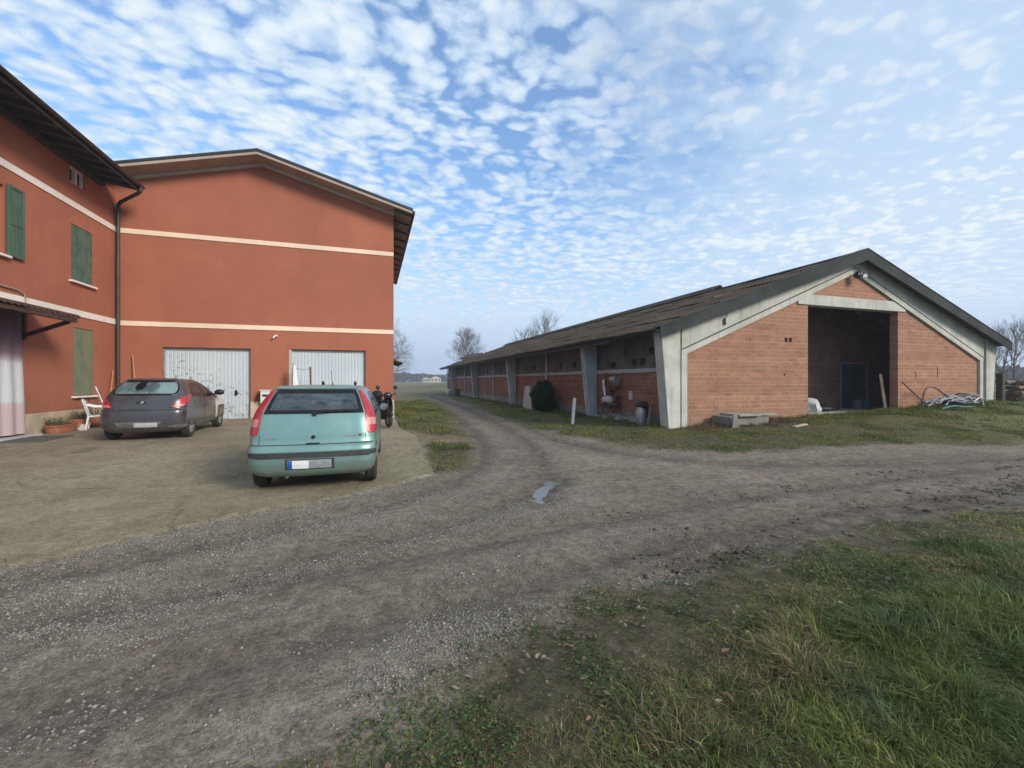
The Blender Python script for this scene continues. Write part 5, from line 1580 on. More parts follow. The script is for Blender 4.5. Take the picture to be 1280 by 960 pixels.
# a dent pressed right of the emblem
MB().box((-.62, .25, .19), (.62, 3.6, .24)).build('underbody', M['black'], grey)
for x in (-.36, .36): seat_mb(x, 1.75, .55, 1.13, .46).build('seat', M['seat'], grey, smooth=60)
seat_mb(0, .95, .55, 1.02, 1.15).build('rear_seat', M['seat'], grey, smooth=60)
MB().tube([(.1, 1.1, 1.485), (.1, .93, 1.72)], .004, 5).blob((.1, 1.12, 1.495), (.02,.045,.02), 1, .02).build('aerial', M['black'], grey)
for y in (.66, 3.19):
    for sg in (-1, 1): wheel(grey, sg*.745, y, .305, .305, .185, sg, M['rim'], 10, .2)
# ------------------------------------------------------------------ things in the yard
# curtain over the farmhouse door
rows = []
for z in np.linspace(.24, 3.30, 22):
    t = (z-.24)/3.06
    edge = 14.30 + .03*sin(z*2.3) - .10*ss(.72, .85, t)
    rows.append([(FX+.10+.025*sin(y*16+z*.6)*(1-.4*t)+.02*sin(y*5+z), y, z) for y in np.linspace(12.75, float(edge), 36)])
sset(MB().solid(rows, (-.008, 0, 0)).build('door_curtain', M['curtain'], None, (FX+.1, 13.5, .24), smooth=60),
     'white curtain with a pink hem hanging over the farmhouse door', 'curtain')
sset(MB().box((-8.15, 12.9, gz(-7.9, 13.5)-.01), (-7.35, 14.1, gz(-7.9, 13.5)+.03)).build('door_mat', M['grey_sheet'], None, (-7.8, 13.5, .15), bevel=.008),
     'flat dark grey mat on the concrete before the farmhouse door', 'doormat')

def planter(x0, x1, y0, y1, h, label, plants, group='terracotta planters along the farmhouse wall', seed=1, oval=False):
    zg = gz((x0+x1)/2, (y0+y1)/2)
    cx, cy = (x0+x1)/2, (y0+y1)/2
    t = thing('planter', label, 'planter', (cx, cy, zg), 0, group)
    a, b = (x1-x0)/2, (y1-y0)/2
    mb = MB()
    N = 28
    def ring(k, z):
        out = []
        for i in range(N):
            q = 2*pi*i/N; e = .45 if not oval else 1
            out.append((cx+a*k*math.copysign(abs(cos(q))**e, cos(q)), cy+b*k*math.copysign(abs(sin(q))**e, sin(q)), zg+z))
        return out
    R = [ring(.82,-.01), ring(.86,.02), ring(.93,h*.8), ring(1.0,h*.82), ring(1.02,h), ring(.93,h), ring(.90,h*.85)]
    R = [r+[r[0]] for r in R]
    mb.sheet(R)
    mb.build('pot', M['terracotta'], t, smooth=40)
    s = MB().add(ring(.915, h*.86), [tuple(range(N))]); s.build('soil', M['soil'], t)
    r = random.Random(seed)
    if plants:
        st = MB(); lf = MB()
        for i in range(plants):
            p = Vector((cx+a*.8*r.uniform(-1,1), cy+b*.8*r.uniform(-1,1), zg+h*.85))
            hh = r.uniform(.06, .22) if seed % 2 else r.uniform(.2, .62)
            path = [p]
            d = Vector((r.uniform(-.4,.4), r.uniform(-.4,.4), 1))
            for k in range(3):
                p = p + d*hh/3; d = d + Vector((r.uniform(-.4,.4), r.uniform(-.4,.4), 0)); path.append(p)
                for _ in range(3):
                    q = p + Vector((r.uniform(-.06,.06), r.uniform(-.06,.06), r.uniform(-.02,.05))); u = Vector((r.uniform(-1,1), r.uniform(-1,1), r.uniform(-.5,.8))).normalized()*.035
                    v = u.orthogonal().normalized()*.014
                    lf.add([q-u*.3, q+v, q+u, q-v], [(0,1,2,3)])
            st.tube(path, [.006,.005,.004,.002], 4)
        st.build('stems', M['twig'], t); lf.build('leaves', M['dryleaf'], t, fixn=False)
    return t
planter(-8.42, -8.02, 14.75, 15.65, .22, 'long low terracotta trough of dry stubble nearest the curtained door', 40, seed=1)
planter(-8.45, -8.05, 15.80, 16.35, .30, 'taller terracotta trough with short withered plants beside the long trough', 34, seed=3)
planter(-8.40, -7.96, 16.42, 16.95, .32, 'square terracotta pot with tall bare twigs below the worn shutter', 26, seed=4)
planter(-8.42, -8.00, 17.05, 17.75, .24, 'terracotta trough half hidden by the white chair', 20, seed=5)
mb = MB().blob((-7.93, 15.55, gz(-7.9,15.5)+.06), (.12,.14,.11), 4, .25)
sset(mb.build('stone', plain('pale_stone', (.5,.48,.44), (.36,.34,.31), 6, .9), None, (-7.9, 15.5, .15), smooth=70), 'pale rounded stone on the concrete in front of the planters', 'stone')

# white plastic garden chair beyond the grey car
def garden_chair(x, y, rz):
    t = thing('garden_chair', 'white plastic garden armchair behind the grey hatchback', 'chair', (x, y, gz(x, y)), rz)
    ORG[t.name] = (0,0,0)
    m = M['white_pl']
    s = [[(u*.24, v*.23, .42+.02*abs(u)**2-.02*(1-v)) for u in np.linspace(-1,1,7)] for v in np.linspace(-1,1,6)]
    MB().solid(s, (0,0,-.025)).build('seat', m, t, smooth=50)
    b = MB()
    for k in range(5):
        xx = -.19+.095*k
        b.solid([[(xx+u*.032, -.22-.12*tt-.02*cos(xx*6), .42+.44*tt) for u in (-1,1)] for tt in np.linspace(0,1,5)], (0,-.015,0))
    b.tube([(-.24,-.33,.80),(-.15,-.36,.87),(0,-.37,.885),(.15,-.36,.87),(.24,-.33,.80)], .022, 8)
    b.build('backrest', m, t, smooth=50)
    for sg in (-1,1):
        MB().tube([(sg*.25,-.31,.74),(sg*.28,-.1,.67),(sg*.285,.12,.665),(sg*.27,.22,.60),(sg*.25,.24,.43)], [.022,.028,.03,.026,.022], 8).build('armrest', m, t, smooth=50)
        for v, dy in ((.22,.04),(-.22,-.06)):
            MB().tube([(sg*.22,v,.42),(sg*.25,v+dy,.0)], [.03,.022], 8).build('leg', m, t, smooth=50)
    return t
garden_chair(-7.66, 15.85, radians(-70))
# a bent cane and white slats leaning in the corner
sset(MB().tube([(-8.2,17.3,.15),(-8.22,17.5,.8),(-8.28,17.75,1.3),(-8.38,18.05,1.75),(-8.46,18.25,1.95)], .016, 7).build('cane', M['wood_pole'], None, (-8.2,17.4,.15), smooth=50),
     'thin curved cane leaning by the brown downpipe', 'stick')
sset(MB().bar((-7.75,16.7,.15), (-8.02,16.35,1.40), .05, .03).build('slat', M['white_pl'], None, (-7.75,16.7,.15), bevel=.004),
     'white slat leaning askew over the garden chair', 'slat')
sset(MB().blob((-7.55,17.4,.95),(.28,.22,.12),8,.2).blob((-7.5,17.35,.5),(.3,.26,.40),9,.15).build('sack', M['tarp_white'], None, (-7.5,17.4,.15), smooth=60),
     'crumpled white sack heaped beside the garden chair', 'sack')
bt = thing('broom', 'wooden broom handle leaning on the garage wall left of the first door', 'broom', (-7.75, 18.25, .15))
MB().tube([(-7.78, 18.28, .20), (-8.03, 18.52, 2.48)], .022, 8).build('handle', M['wood_pole'], bt, smooth=50)
MB().box((-7.95, 18.18, .15), (-7.6, 18.32, .26)).build('head', M['dryleaf'], bt, bevel=.02)

# between the garage doors
gb = thing('gas_meter', 'white meter box with dark fittings between the garage doors', 'meter', (-3.86, GY-.2, .15))
MB().box((-4.02, GY-.24, .72), (-3.70, GY-.028, 1.20)).build('box', M['white_pl'], gb, bevel=.015)
MB().box((-4.05, GY-.27, 1.20), (-3.67, GY-.028, 1.235)).build('lid', M['white_pl'], gb, bevel=.01)
MB().tube([(-3.86, GY-.1, .15), (-3.86, GY-.1, .72)], .03, 8).tube([(-4.03, GY-.13, 1.05), (-4.15, GY-.13, 1.02), (-4.15, GY-.13, .8)], .03, 8).build('pipe', M['black'], gb, smooth=40)
MB().box((-3.95, GY-.245, .98), (-3.77, GY-.238, 1.06)).build('sight_window', M['glass_dark'], gb)
pz_ = gz(-2.85, 18.0)
pa = thing('parasol', 'closed white parasol standing by the second garage door', 'parasol', (-2.82, 18.05, pz_))
rows = []
MB().tube([(-2.80, 18.05, pz_), (-2.86, 18.1, 2.25)], .02, 8).build('pole', M['steel'], pa, smooth=50)
mb = MB()
prof = [(.02,2.20),(.07,2.05),(.10,1.7),(.14,1.3),(.19,1.0),(.12,.98)]
vs = []; fs = []
for r, z in prof:
    for k in range(16):
        a = 2*pi*k/16; rr = r*(1+.28*cos(4*a))
        vs.append((-2.83+rr*cos(a), 18.08+rr*sin(a), z))
for i in range(len(prof)-1):
    for k in range(16):
        fs.append((i*16+k, i*16+(k+1) % 16, (i+1)*16+(k+1) % 16, (i+1)*16+k))
mb.add(vs, fs).build('canopy', M['white_pl'], pa, smooth=60)
MB().box((-3.05,17.83,pz_-.01),(-2.6,18.28,pz_+.06)).build('base', M['concrete_grey'], pa, bevel=.01)
ms = thing('iron_stake', 'thin dark iron stake with a cord in front of the second garage door', 'stake', (-2.22, 18.0, pz_))
MB().tube([(-2.2, 17.98, pz_-.05), (-2.25, 18.0, 2.12)], .032, 8).build('rod', M['rust'], ms, smooth=40)
MB().tube([(-2.25,18.0,2.05),(-2.45,18.02,2.0),(-2.66,18.05,2.03),(-2.80,18.07,2.06)], .008, 5).build('cord', M['steel'], ms, smooth=40)

# black motor scooter at the corner of the garage
def scooter(x, y, rz):
    t = thing('motor_scooter', 'black motor scooter standing at the garage corner beyond the green hatchback', 'scooter', (x, y, gz(x, y)), rz)
    ORG[t.name] = (0,0,0)
    for yy in (-.62, .62):
        w = bpy.data.objects.new('wheel', None); w.empty_display_size = .1; COL.objects.link(w); w.parent = t
        MB().lathe([(.14,-.05),(.20,-.06),(.235,-.03),(.24,0),(.235,.03),(.20,.06),(.14,.05)], 24, (0, yy, .24), 'x').build('tyre', M['rubber'], w, origin=(0,0,0), smooth=50)
        MB().lathe([(0,-.045),(.14,-.04),(.15,0),(.14,.04),(0,.045)], 18, (0, yy, .24), 'x').build('rim', M['steel'], w, origin=(0,0,0), smooth=50)
    b = MB()
    rows = []
    for v, w_, z0, z1 in ((-.85,.08,.52,.62),(-.6,.15,.42,.72),(-.25,.17,.30,.74),(.0,.18,.22,.40),(.25,.17,.22,.34),(.42,.20,.26,.80),(.52,.16,.45,1.0),(.60,.10,.6,1.0)):
        zc, zr = (z0+z1)/2, (z1-z0)/2
        rows.append([(w_*cos(a), v, zc+zr*sin(a)) for a in np.linspace(0, 2*pi, 15)])
    b.sheet(rows); b.build('body', M['black'], t, smooth=50)
    MB().blob((0,-.36,.80),(.16,.40,.07),2,.03,14,8).build('seat', M['frit'], t, smooth=60)
    MB().blob((0,.68,.42),(.10,.24,.09),2,.03,14,8).build('front_mudguard', M['black'], t, smooth=60)
    MB().tube([(0,.60,.24),(0,.48,.95)], .03, 8).tube([(-.32,.36,1.06),(-.15,.44,1.02),(0,.46,1.0),(.15,.44,1.02),(.32,.36,1.06)], .018, 8).build('handlebar', M['black'], t, smooth=50)
    MB().blob((0,.52,1.0),(.14,.12,.12),2,.03,14,8).build('headlight', M['glass_dark'], t, smooth=60)
    for sg in (-1,1):
        MB().tube([(sg*.24,.40,1.04),(sg*.27,.42,1.2)], .008, 6).lathe([(0,-.012),(.065,-.012),(.07,.0),(.05,.02),(0,.03)], 16, (sg*.28,.41,1.26), 'y').build('mirror', M['black'], t, smooth=50)
    MB().blob((0,-.62,.98),(.19,.2,.17),5,.06,14,10).build('top_box', M['tarp_dark'], t, smooth=60)
    MB().tube([(.08,-.1,.2),(.26,-.1,.0)], .014, 6).build('kickstand', M['steel'], t)
scooter(.33, 14.6, radians(196))

# ---- along the barn
pz_ = gz(6.85, 13.9)
sset(MB().bar((6.82, 13.93, pz_-.2), (6.95, 13.97, pz_+.93), .09, .09).build('marker_post', M['white_pl'], None, (6.85, 13.93, pz_), bevel=.008),
     'white post leaning in the grass beside the track', 'post')
# old milk pump and pipework on the wall
Z0 = gz(8.9, 15)
pm = thing('vacuum_pump', 'rusty pump with tank and tangled pipes fixed to the barn side wall', 'pump', (8.95, 14.9, Z0))
MB().lathe([(0,-.36),(.13,-.34),(.17,-.26),(.17,.26),(.13,.34),(0,.36)], 16, (8.93, 14.95, .82), 'y').build('tank', M['concrete_grey'], pm, smooth=40)
MB().lathe([(0,-.2),(.15,-.19),(.15,.19),(0,.2)], 16, (8.93, 14.5, 1.62), 'y').box((8.95,14.35,1.40),(9.13,14.65,1.5)).build('motor', M['can'], pm, smooth=40)
mb = MB(); r = random.Random(4)
mb.tube([(9.0,15.35,.5),(8.95,15.32,1.0),(9.0,15.3,1.5),(9.05,15.32,1.9)], .035, 8)
mb.tube([(8.95,14.6,.85),(8.8,14.7,1.15),(8.9,15.0,1.2),(8.9,15.2,1.45)], .04, 8)
mb.tube([(9.0,14.45,.55),(8.8,14.5,.7),(8.85,14.9,.55),(8.9,15.3,.68)], .03, 8)
for k in range(9):
    p = Vector((8.95+r.uniform(-.12,.05), r.uniform(14.35,15.4), r.uniform(.45,1.35)))
    mb.blob(p, (r.uniform(.06,.13), r.uniform(.08,.16), r.uniform(.06,.13)), k, .25)
mb.build('fittings', M['rust'], pm, smooth=50)
MB().tube([(8.88,15.28,1.62),(8.86,15.2,1.3),(8.83,15.05,1.0)], .045, 8).build('white_pipe', M['white_pl'], pm, smooth=50)
MB().bar((8.9,14.4,1.40),(8.9,15.4,1.40),.05,.05).bar((8.85,14.4,.62),(8.85,15.4,.62),.06,.06).bar((8.85,14.5,Z0-.1),(8.85,14.5,.62),.06,.06).bar((8.85,15.3,Z0-.1),(8.85,15.3,.62),.06,.06).build('bracket', M['rust'], pm)
sset(MB().box((9.10,13.62,.88),(9.157,13.82,1.20)).build('wall_notice', M['board_white'], None, (9.13,13.7,.9), bevel=.004), 'small pale blank plate fixed on the barn side wall', 'plate')
# milk can with a dark sack over it
Zc = gz(8.75, 12.45)
cn = thing('milk_can', 'pale metal milk churn with a dark rag on top by the barn corner', 'churn', (8.72, 12.5, Zc))
MB().lathe([(0,0),(.17,0),(.18,.04),(.18,.46),(.13,.56),(.12,.62),(.15,.66),(0,.67)], 20, (8.72,12.5,Zc)).build('can', M['can'], cn, smooth=40)
MB().blob((8.74,12.52,Zc+.68),(.22,.22,.12),3,.3).blob((8.9,12.55,Zc+.45),(.10,.2,.3),4,.2).build('rag', plain('dark_rag', (.06,.04,.04), (.03,.024,.024), 6, .95), cn, smooth=60)
sset(MB().bar((8.62,12.0,gz(8.6,12)-.05),(8.80,12.05,gz(8.6,12)+.62),.05,.10).build('plank', M['wood_grey'], None, (8.6,12,.1), bevel=.004), 'short grey plank leaning between the churn and the barn corner', 'plank')
# rubble along the foot of the wall
r = random.Random(11)
for k in range(9):
    yy = 12.9+.34*k+r.uniform(-.08,.08); xx = 8.95+r.uniform(-.25,.05)
    s = r.uniform(.09,.2)
    o = MB().blob((xx,yy,gz(xx,yy)+s*.5),(s,s*1.3,s*.8),k,.35).build('rubble_stone', M['concrete_dark'], None, (xx,yy,gz(xx,yy)), smooth=30)
    sset(o, 'grey lump of rubble in the row below the wall pump', 'rubble', 'rubble lumps along the foot of the barn wall')
# dark evergreen bush against the wall, and a pale board
Zt = gz(8.3, 20.4)
ts = thing('evergreen_bush', 'dense dark evergreen bush growing against the barn side', 'bush', (8.4, 20.4, Zt))
mb = MB(); r = random.Random(17)
for k in range(9):
    p = Vector((8.45+r.uniform(-.2,.2), 20.4+r.uniform(-.4,.4), Zt-.05)); q = Vector((8.4+r.uniform(-.5,.5), 20.4+r.uniform(-.85,.85), Zt+r.uniform(.6,1.35)))
    mb.tube([p, p.lerp(q,.5)+Vector((r.uniform(-.1,.1),r.uniform(-.1,.1),.1)), q], [.03,.02,.008], 5)
mb.build('stems', M['bark'], ts)
g = np.random.default_rng(19); n_ = 15000
u_ = g.normal(0,1,(n_,3)); u_ /= np.linalg.norm(u_,axis=1)[:,None]
rad = (.3+.7*g.random(n_)**.5)
lob = np.array([(0,0,.5,.55),(-.1,-.6,.45,.5),(.05,.6,.5,.5),(0,-.35,1.0,.45),(-.05,.4,1.05,.42),(.1,.05,1.25,.36),(-.2,.75,.85,.3),(-.1,-.8,.8,.28),(-.25,0,.8,.4),(0,.55,1.4,.2),(.05,-.3,1.45,.18)])
li = g.choice(len(lob), n_, p=lob[:,3]**2/np.sum(lob[:,3]**2))
Pp = lob[li,:3] + u_*(rad*lob[li,3])[:,None]*np.array([1,1.1,1])
Pp = Pp[Pp[:,2] > -.02]; n_ = len(Pp)
d1 = g.normal(0,1,(n_,3)); d1 /= np.linalg.norm(d1,axis=1)[:,None]; d2 = np.cross(d1, g.normal(0,1,(n_,3))); d2 /= np.linalg.norm(d2,axis=1)[:,None]
sz = g.uniform(.025,.06,n_)[:,None]
V = np.stack([Pp-d1*sz, Pp+d2*sz*.45, Pp+d1*sz, Pp-d2*sz*.45],1).reshape(-1,3)
T = (np.arange(n_)[:,None,None]*4+np.array([(0,1,2),(0,2,3)])[None]).reshape(-1,3)
cc = np.array([.016,.034,.018])*g.uniform(.5,1.6,(n_,1))
o = raw_mesh('foliage', V, T, [M['leaf']], {'col': np.repeat(cc,4,0)}); o.parent = ts
Zt = gz(8.4, 24.6)
sset(MB().prism([(22.1,Zt-.05),(23.6,Zt-.05),(23.2,Zt+1.25),(22.5,Zt+1.3)], 'x', 8.36, 8.42).build('board', M['board_white'], None, (8.4,22.8,Zt), bevel=.01), 'large pale board standing upright at the barn side', 'board')
# things near the far end of the long wall
for (xx, yy, w_, h_, lab) in ((8.25,43.5,.35,.75,'dark barrel near the far end of the barn'),):
    zz = gz(xx, yy)
    bt_ = thing('barrel', lab, 'barrel', (xx, yy, zz))
    MB().lathe([(0,0),(w_*.9,0),(w_,h_*.3),(w_,h_*.7),(w_*.9,h_),(0,h_)], 20, (xx,yy,zz)).build('drum', M['rust'], bt_, smooth=40)
    MB().lathe([(w_*1.0,h_*.31),(w_*1.05,h_*.33),(w_*1.0,h_*.35)], 20, (xx,yy,zz)).lathe([(w_*1.0,h_*.66),(w_*1.05,h_*.68),(w_*1.0,h_*.70)], 20, (xx,yy,zz)).build('hoop', M['steel'], bt_, smooth=40)
sset(MB().blob((8.1,47.2,gz(8,47)+.3),(.35,.5,.4),5,.2).build('sack', M['tarp_white'], None, (8.1,47.2,.1), smooth=60), 'small white sack far along the barn wall', 'sack')

# concrete pit with a slab in front of the gable
zg = gz(11, 10.6)
pt = thing('concrete_pit', 'weathered concrete pit with a broken cover slab before the barn gable', 'pit', (11, 10.6, zg))
MB().box((10.35,10.35,zg-.2),(11.95,11.05,zg+.30)).build('pit_wall', M['concrete_dark'], pt, bevel=.03)
MB().box((10.62,10.22,zg+.303),(11.5,11.0,zg+.37), mat=Matrix.Rotation(0, 4, 'Z')).build('cover_slab', concrete_mat('slab_concrete', (.36,.34,.29), (.25,.235,.20)), pt, bevel=.012)
MB().prism([(11.52,zg+.31),(12.25,zg+.29),(12.25,zg+.36),(11.52,zg+.375)], 'y', 10.3, 10.95).build('cover_slab', concrete_mat('slab_concrete_mossy', (.33,.31,.24), (.22,.21,.15)), pt, bevel=.012)
MB().prism([(10.30,zg-.15),(10.36,zg+.36),(10.50,zg+.40),(10.62,zg-.15)], 'y', 10.18, 10.24).build('side_plate', M['concrete_dark'], pt, bevel=.01)
sset(MB().bar((12.0,9.55,gz(12,9.5)+.03),(12.75,9.75,gz(12.7,9.7)+.04),.11,.035).build('plank', M['straw'], None, (12.3,9.6,gz(12.3,9.6)), bevel=.004), 'bleached short plank lying in the grass before the pit', 'plank')
# inside the opening
fz = .318
sset(MB().blob((17.2,12.9,fz+.18),(.5,.38,.26),7,.35,16,10).build('sack', M['tarp_white'], None, (17.2,12.9,fz), smooth=60), 'crumpled white plastic sheeting heaped inside the barn opening', 'sheeting')
sset(MB().blob((17.95,12.95,fz+.10),(.62,.4,.16),9,.35,16,10).build('sack', M['tarp_dark'], None, (17.95,12.95,fz), smooth=60), 'flat black plastic heap beside the white sheeting in the barn', 'sheeting')
def bucket(x, y, h, r_, mat, lab):
    t = thing('bucket', lab, 'bucket', (x, y, fz), 0)
    MB().lathe([(0,0),(r_*.8,0),(r_,h),(r_*.95,h),(r_*.76,.02),(0,.02)], 18, (x,y,fz)).build('pail', mat, t, smooth=40)
    MB().tube([(x+r_*cos(a), y, fz+h+r_*.5*sin(a)) for a in np.linspace(0,pi,9)], .006, 5).build('handle', M['steel'], t, smooth=40)
bucket(20.5, 13.3, .40, .2, plain('grey_plastic', (.14,.15,.18), rough=.5), 'tall grey tub beside the blue inner door')
bucket(21.1, 13.35, .45, .22, plain('blue_plastic', (.05,.08,.14), rough=.5), 'smaller dark blue bucket before the blue inner door')
sset(MB().bar((18.55,11.05,gz(18.6,11)+.1),(19.20,11.62,1.85),.09,.05).build('plank', M['wood_grey'], None, (18.6,11.1,gz(18.6,11)), bevel=.006), 'long grey plank leaning in the barn opening', 'plank')
# hoses heaped at the foot of the gable
r = random.Random(21)
HG = 'pale hoses heaped against the barn gable'
zg = gz(21.8, 10.7)
sset(MB().blob((22.9,10.95,gz(22.9,10.9)+.12),(1.25,.22,.38),3,.25,20,10).build('tarpaulin', M['tarp_dark'], None, (22.9,10.9,zg), smooth=60), 'dark tarpaulin under the heap of hoses at the gable foot', 'tarpaulin')
for k in range(9):
    x0 = 20.35+.12*k+r.uniform(-.1,.1); L_ = r.uniform(1.6,3.3); y0 = 10.35+r.uniform(0,.5)
    pts = []
    for i in range(9):
        t = i/8
        x = x0+L_*t
        pts.append((x, y0+.12*sin(t*5+k), gz(x,y0)+.06+(.10+.32*r.random()*sin(pi*t))*(.5+.5*(k % 3)/2)+.12*abs(sin(t*4+k))))
    o = MB().tube(smooth_line(pts, 4), .032, 7).build('hose', M['hose'] if k % 4 else M['can'], None, (x0,y0,zg), smooth=50)
    sset(o, 'pale grey hose lying slack in the heap at the gable foot', 'hose', HG)
pts = [(20.05,10.7,gz(20,10.7)+.05),(20.05,10.68,zg+.45),(20.25,10.66,zg+.78),(20.7,10.66,zg+.80),(21.3,10.68,zg+.55),(21.9,10.7,zg+.30),(22.3,10.7,zg+.15)]
sset(MB().tube(smooth_line(pts,5),.035,7).build('hose', M['hose_red'], None, (20.1,10.7,zg), smooth=50), 'rust brown hose arching high above the hose heap', 'hose')
pts = [(20.3,10.25,gz(20.3,10.2)+.05),(20.9,10.2,zg+.1),(21.6,10.22,zg+.06),(22.4,10.3,zg+.05)]
sset(MB().tube(smooth_line(pts,5),.03,7).build('hose', M['hose_green'], None, (20.3,10.2,zg), smooth=50), 'green hose along the front of the hose heap', 'hose')
pts = [(22.6,10.6,zg+.42),(22.8,10.45,zg+.50),(22.95,10.35,zg+.35),(23.0,10.3,zg+.08)]
sset(MB().tube(smooth_line(pts,5),.035,7).build('hose', M['can'], None, (22.8,10.4,zg), smooth=50), 'thick pale pipe end hanging down over the right of the hose heap', 'hose')
sset(MB().bar((19.95,10.35,gz(20,10.3)),(19.55,11.1,1.55),.07,.05).build('plank', M['wood_grey'], None, (19.9,10.4,.5), bevel=.004), 'narrow plank leaning beside the barn opening next to the hoses', 'plank')
# fence posts and a log pile at the right edge
def fpost(x, y, h, w_, lab):
    sset(MB().box((x-w_/2,y-w_/2,gz(x,y)-.3),(x+w_/2,y+w_/2,gz(x,y)+h)).build('fence_post', M['wood_dark'], None, (x,y,gz(x,y)), bevel=.01), lab, 'post')
fpost(26.9, 11.9, .98, .09, 'thin dark fence post right of the barn corner')
fpost(26.6, 11.35, 1.25, .22, 'thick dark post against the left end of the log pile')
r = random.Random(5)
for k in range(15):
    lay = k % 4
    x = 27.0+r.uniform(-.1,.3)+.25*(k//4); y = 11.0+.28*(k//4)+r.uniform(-.1,.1)
    z = gz(x,y)+.12+.24*lay
    o = MB().tube([(x,y-.1,z),(x+r.uniform(.6,.9),y+r.uniform(-.4,.1),z+r.uniform(-.05,.1)),(x+r.uniform(1.5,2.2),y+r.uniform(-.6,.2),z+r.uniform(-.1,.2))], [r.uniform(.08,.14)]*3, 9).build('log', M['wood_grey'], None, (x,y,gz(x,y)), smooth=50)
    sset(o, 'rough grey log in the pile right of the barn', 'log', 'logs piled right of the barn')
mb = MB()
for k in range(260):
    p = Vector((26.8+2.4*r.random(), 10.6+1.4*r.random(), 0)); p.z = gz(p.x,p.y)+r.random()**1.5*.95
    u = Vector((r.gauss(0,1),r.gauss(0,1),r.gauss(0,.4))).normalized()*r.uniform(.15,.5)
    mb.tube([p, p+u*.5+Vector((0,0,.04)), p+u], [.012,.009,.004], 4)
sset(mb.build('brushwood', M['twig'], None, (27.5,11,gz(27.5,11)), smooth=50, fixn=False), 'tangle of brushwood thrown over the log pile', 'brushwood', kind='stuff')

# ------------------------------------------------------------------ trees
def bare_tree(name, label, x, y, H, spread, seed, levels=5, stems=3, up=.55, group=None, first=.18, dens=3, tw=1.0, oval=False):
    r = random.Random(seed)
    z0 = gz(x, y)
    t = t_ = thing(name, label, 'tree', (x, y, z0), 0, group)
    tr = MB(); cr = MB()
    def branch(p, d, L, R, lev):
        n = 4 if lev < 2 else 3
        path = [p]; rs = [R]
        dd = d.copy()
        for i in range(n):
            dd = (dd + Vector((r.gauss(0,.13), r.gauss(0,.13), r.gauss(.03*up,.08)))).normalized()
            p = p + dd*(L/n); path.append(p); rs.append(R*(1-.62*(i+1)/n))
        mb = tr if lev <= 1 else cr
        mb.tube(path, rs, 6 if lev < 2 else (4 if lev < 3 else 3), cap=False)
        if lev >= levels: return
        kids = dens if lev > 0 else stems
        for k in range(kids + (1 if r.random() < .5 else 0)):
            f = r.uniform(.35, 1.0) if lev else r.uniform(.45, 1.0)
            i = min(n-1, int(f*n)); q = path[i] + (path[i+1]-path[i])*(f*n-i)
            a = r.uniform(0, 2*pi); s_ = r.uniform(.45, .95)*spread
            base = dd
            o1 = base.orthogonal().normalized(); o2 = base.cross(o1)
            nd = (base*(1-.25*s_) + (o1*cos(a)+o2*sin(a))*s_ + Vector((0,0,up*.35))).normalized()
            branch(q, nd, L*r.uniform(.55,.78), max(.006*tw, rs[i]*r.uniform(.45,.65)), lev+1)
    trunk_h = H*first
    p0 = Vector((x, y, z0-.2)); 
    tr.tube([p0, p0+Vector((0,0,trunk_h*.5)), p0+Vector((r.gauss(0,.1),r.gauss(0,.1),trunk_h+.2))], [H*.022,H*.018,H*.016], 8, cap=False)
    top = p0+Vector((0,0,trunk_h+.2))
    if oval:
        lead = [p0+Vector((r.gauss(0,.02)*H*t, r.gauss(0,.02)*H*t, H*t)) for t in (.1,.3,.5,.7,.92)]
        tr.tube(lead, [H*.016,H*.014,H*.010,H*.006,H*.002], 7, cap=False)
        for k in range(stems*4):
            t = .22+.68*(k+.5)/(stems*4)
            i = min(3, int((t-.1)/.2)); q = lead[i]+(lead[i+1]-lead[i])*max(0, min(1, ((t-.1)-.2*i)/.2))
            a = k*2.4+r.uniform(-.4,.4)
            pr = sqrt(max(.05, 1-((t-.42)/.62)**2))
            o = spread*(1.25-.75*t)
            branch(q, Vector((cos(a)*o, sin(a)*o, .75)).normalized(), H*.34*pr*(1.05-.35*t), H*.0065, 2)
        tr.build('trunk', M['bark'], t_, smooth=60, fixn=False); cr.build('crown', M['twigs_far'], t_, fixn=False)
        return t_
    for k in range(stems):
        a = 2*pi*k/stems + r.uniform(-.4,.4)
        d = Vector((cos(a)*spread*.55, sin(a)*spread*.55, 1)).normalized()
        branch(top-Vector((0,0,r.uniform(0,trunk_h*.3))), d, H*r.uniform(.36,.46), H*.012, 1)
    branch(top, Vector((0,0,1)), H*.45, H*.013, 1)
    tr.build('trunk', M['bark'], t, smooth=60, fixn=False)
    cr.build('crown', M['twigs_far'], t, fixn=False)
    return t
bare_tree('bare_tree', 'bare spreading tree half hidden behind the garage corner', 1.2, 46, 7.6, .95, 3, stems=6, dens=4, up=.25, first=.12)
bare_tree('bare_tree', 'round crowned bare tree beyond the far end of the barn', 18.4, 86, 10.3, .8, 8, stems=8, dens=4, up=.8, first=.2, tw=1.6, oval=True)
bare_tree('bare_tree', 'tall bare tree rising above the barn roof', 33.2, 80, 12.8, .6, 12, stems=7, dens=3, up=.8, first=.25, tw=1.5, oval=True)
bare_tree('bare_tree', 'small bare treetop just showing over the barn roof', 28.9, 80, 10.3, .7, 15, stems=6, dens=3, up=.6, first=.25, tw=1.5, oval=True)
GRT = 'bare trees in the row right of the barn'
k = 0
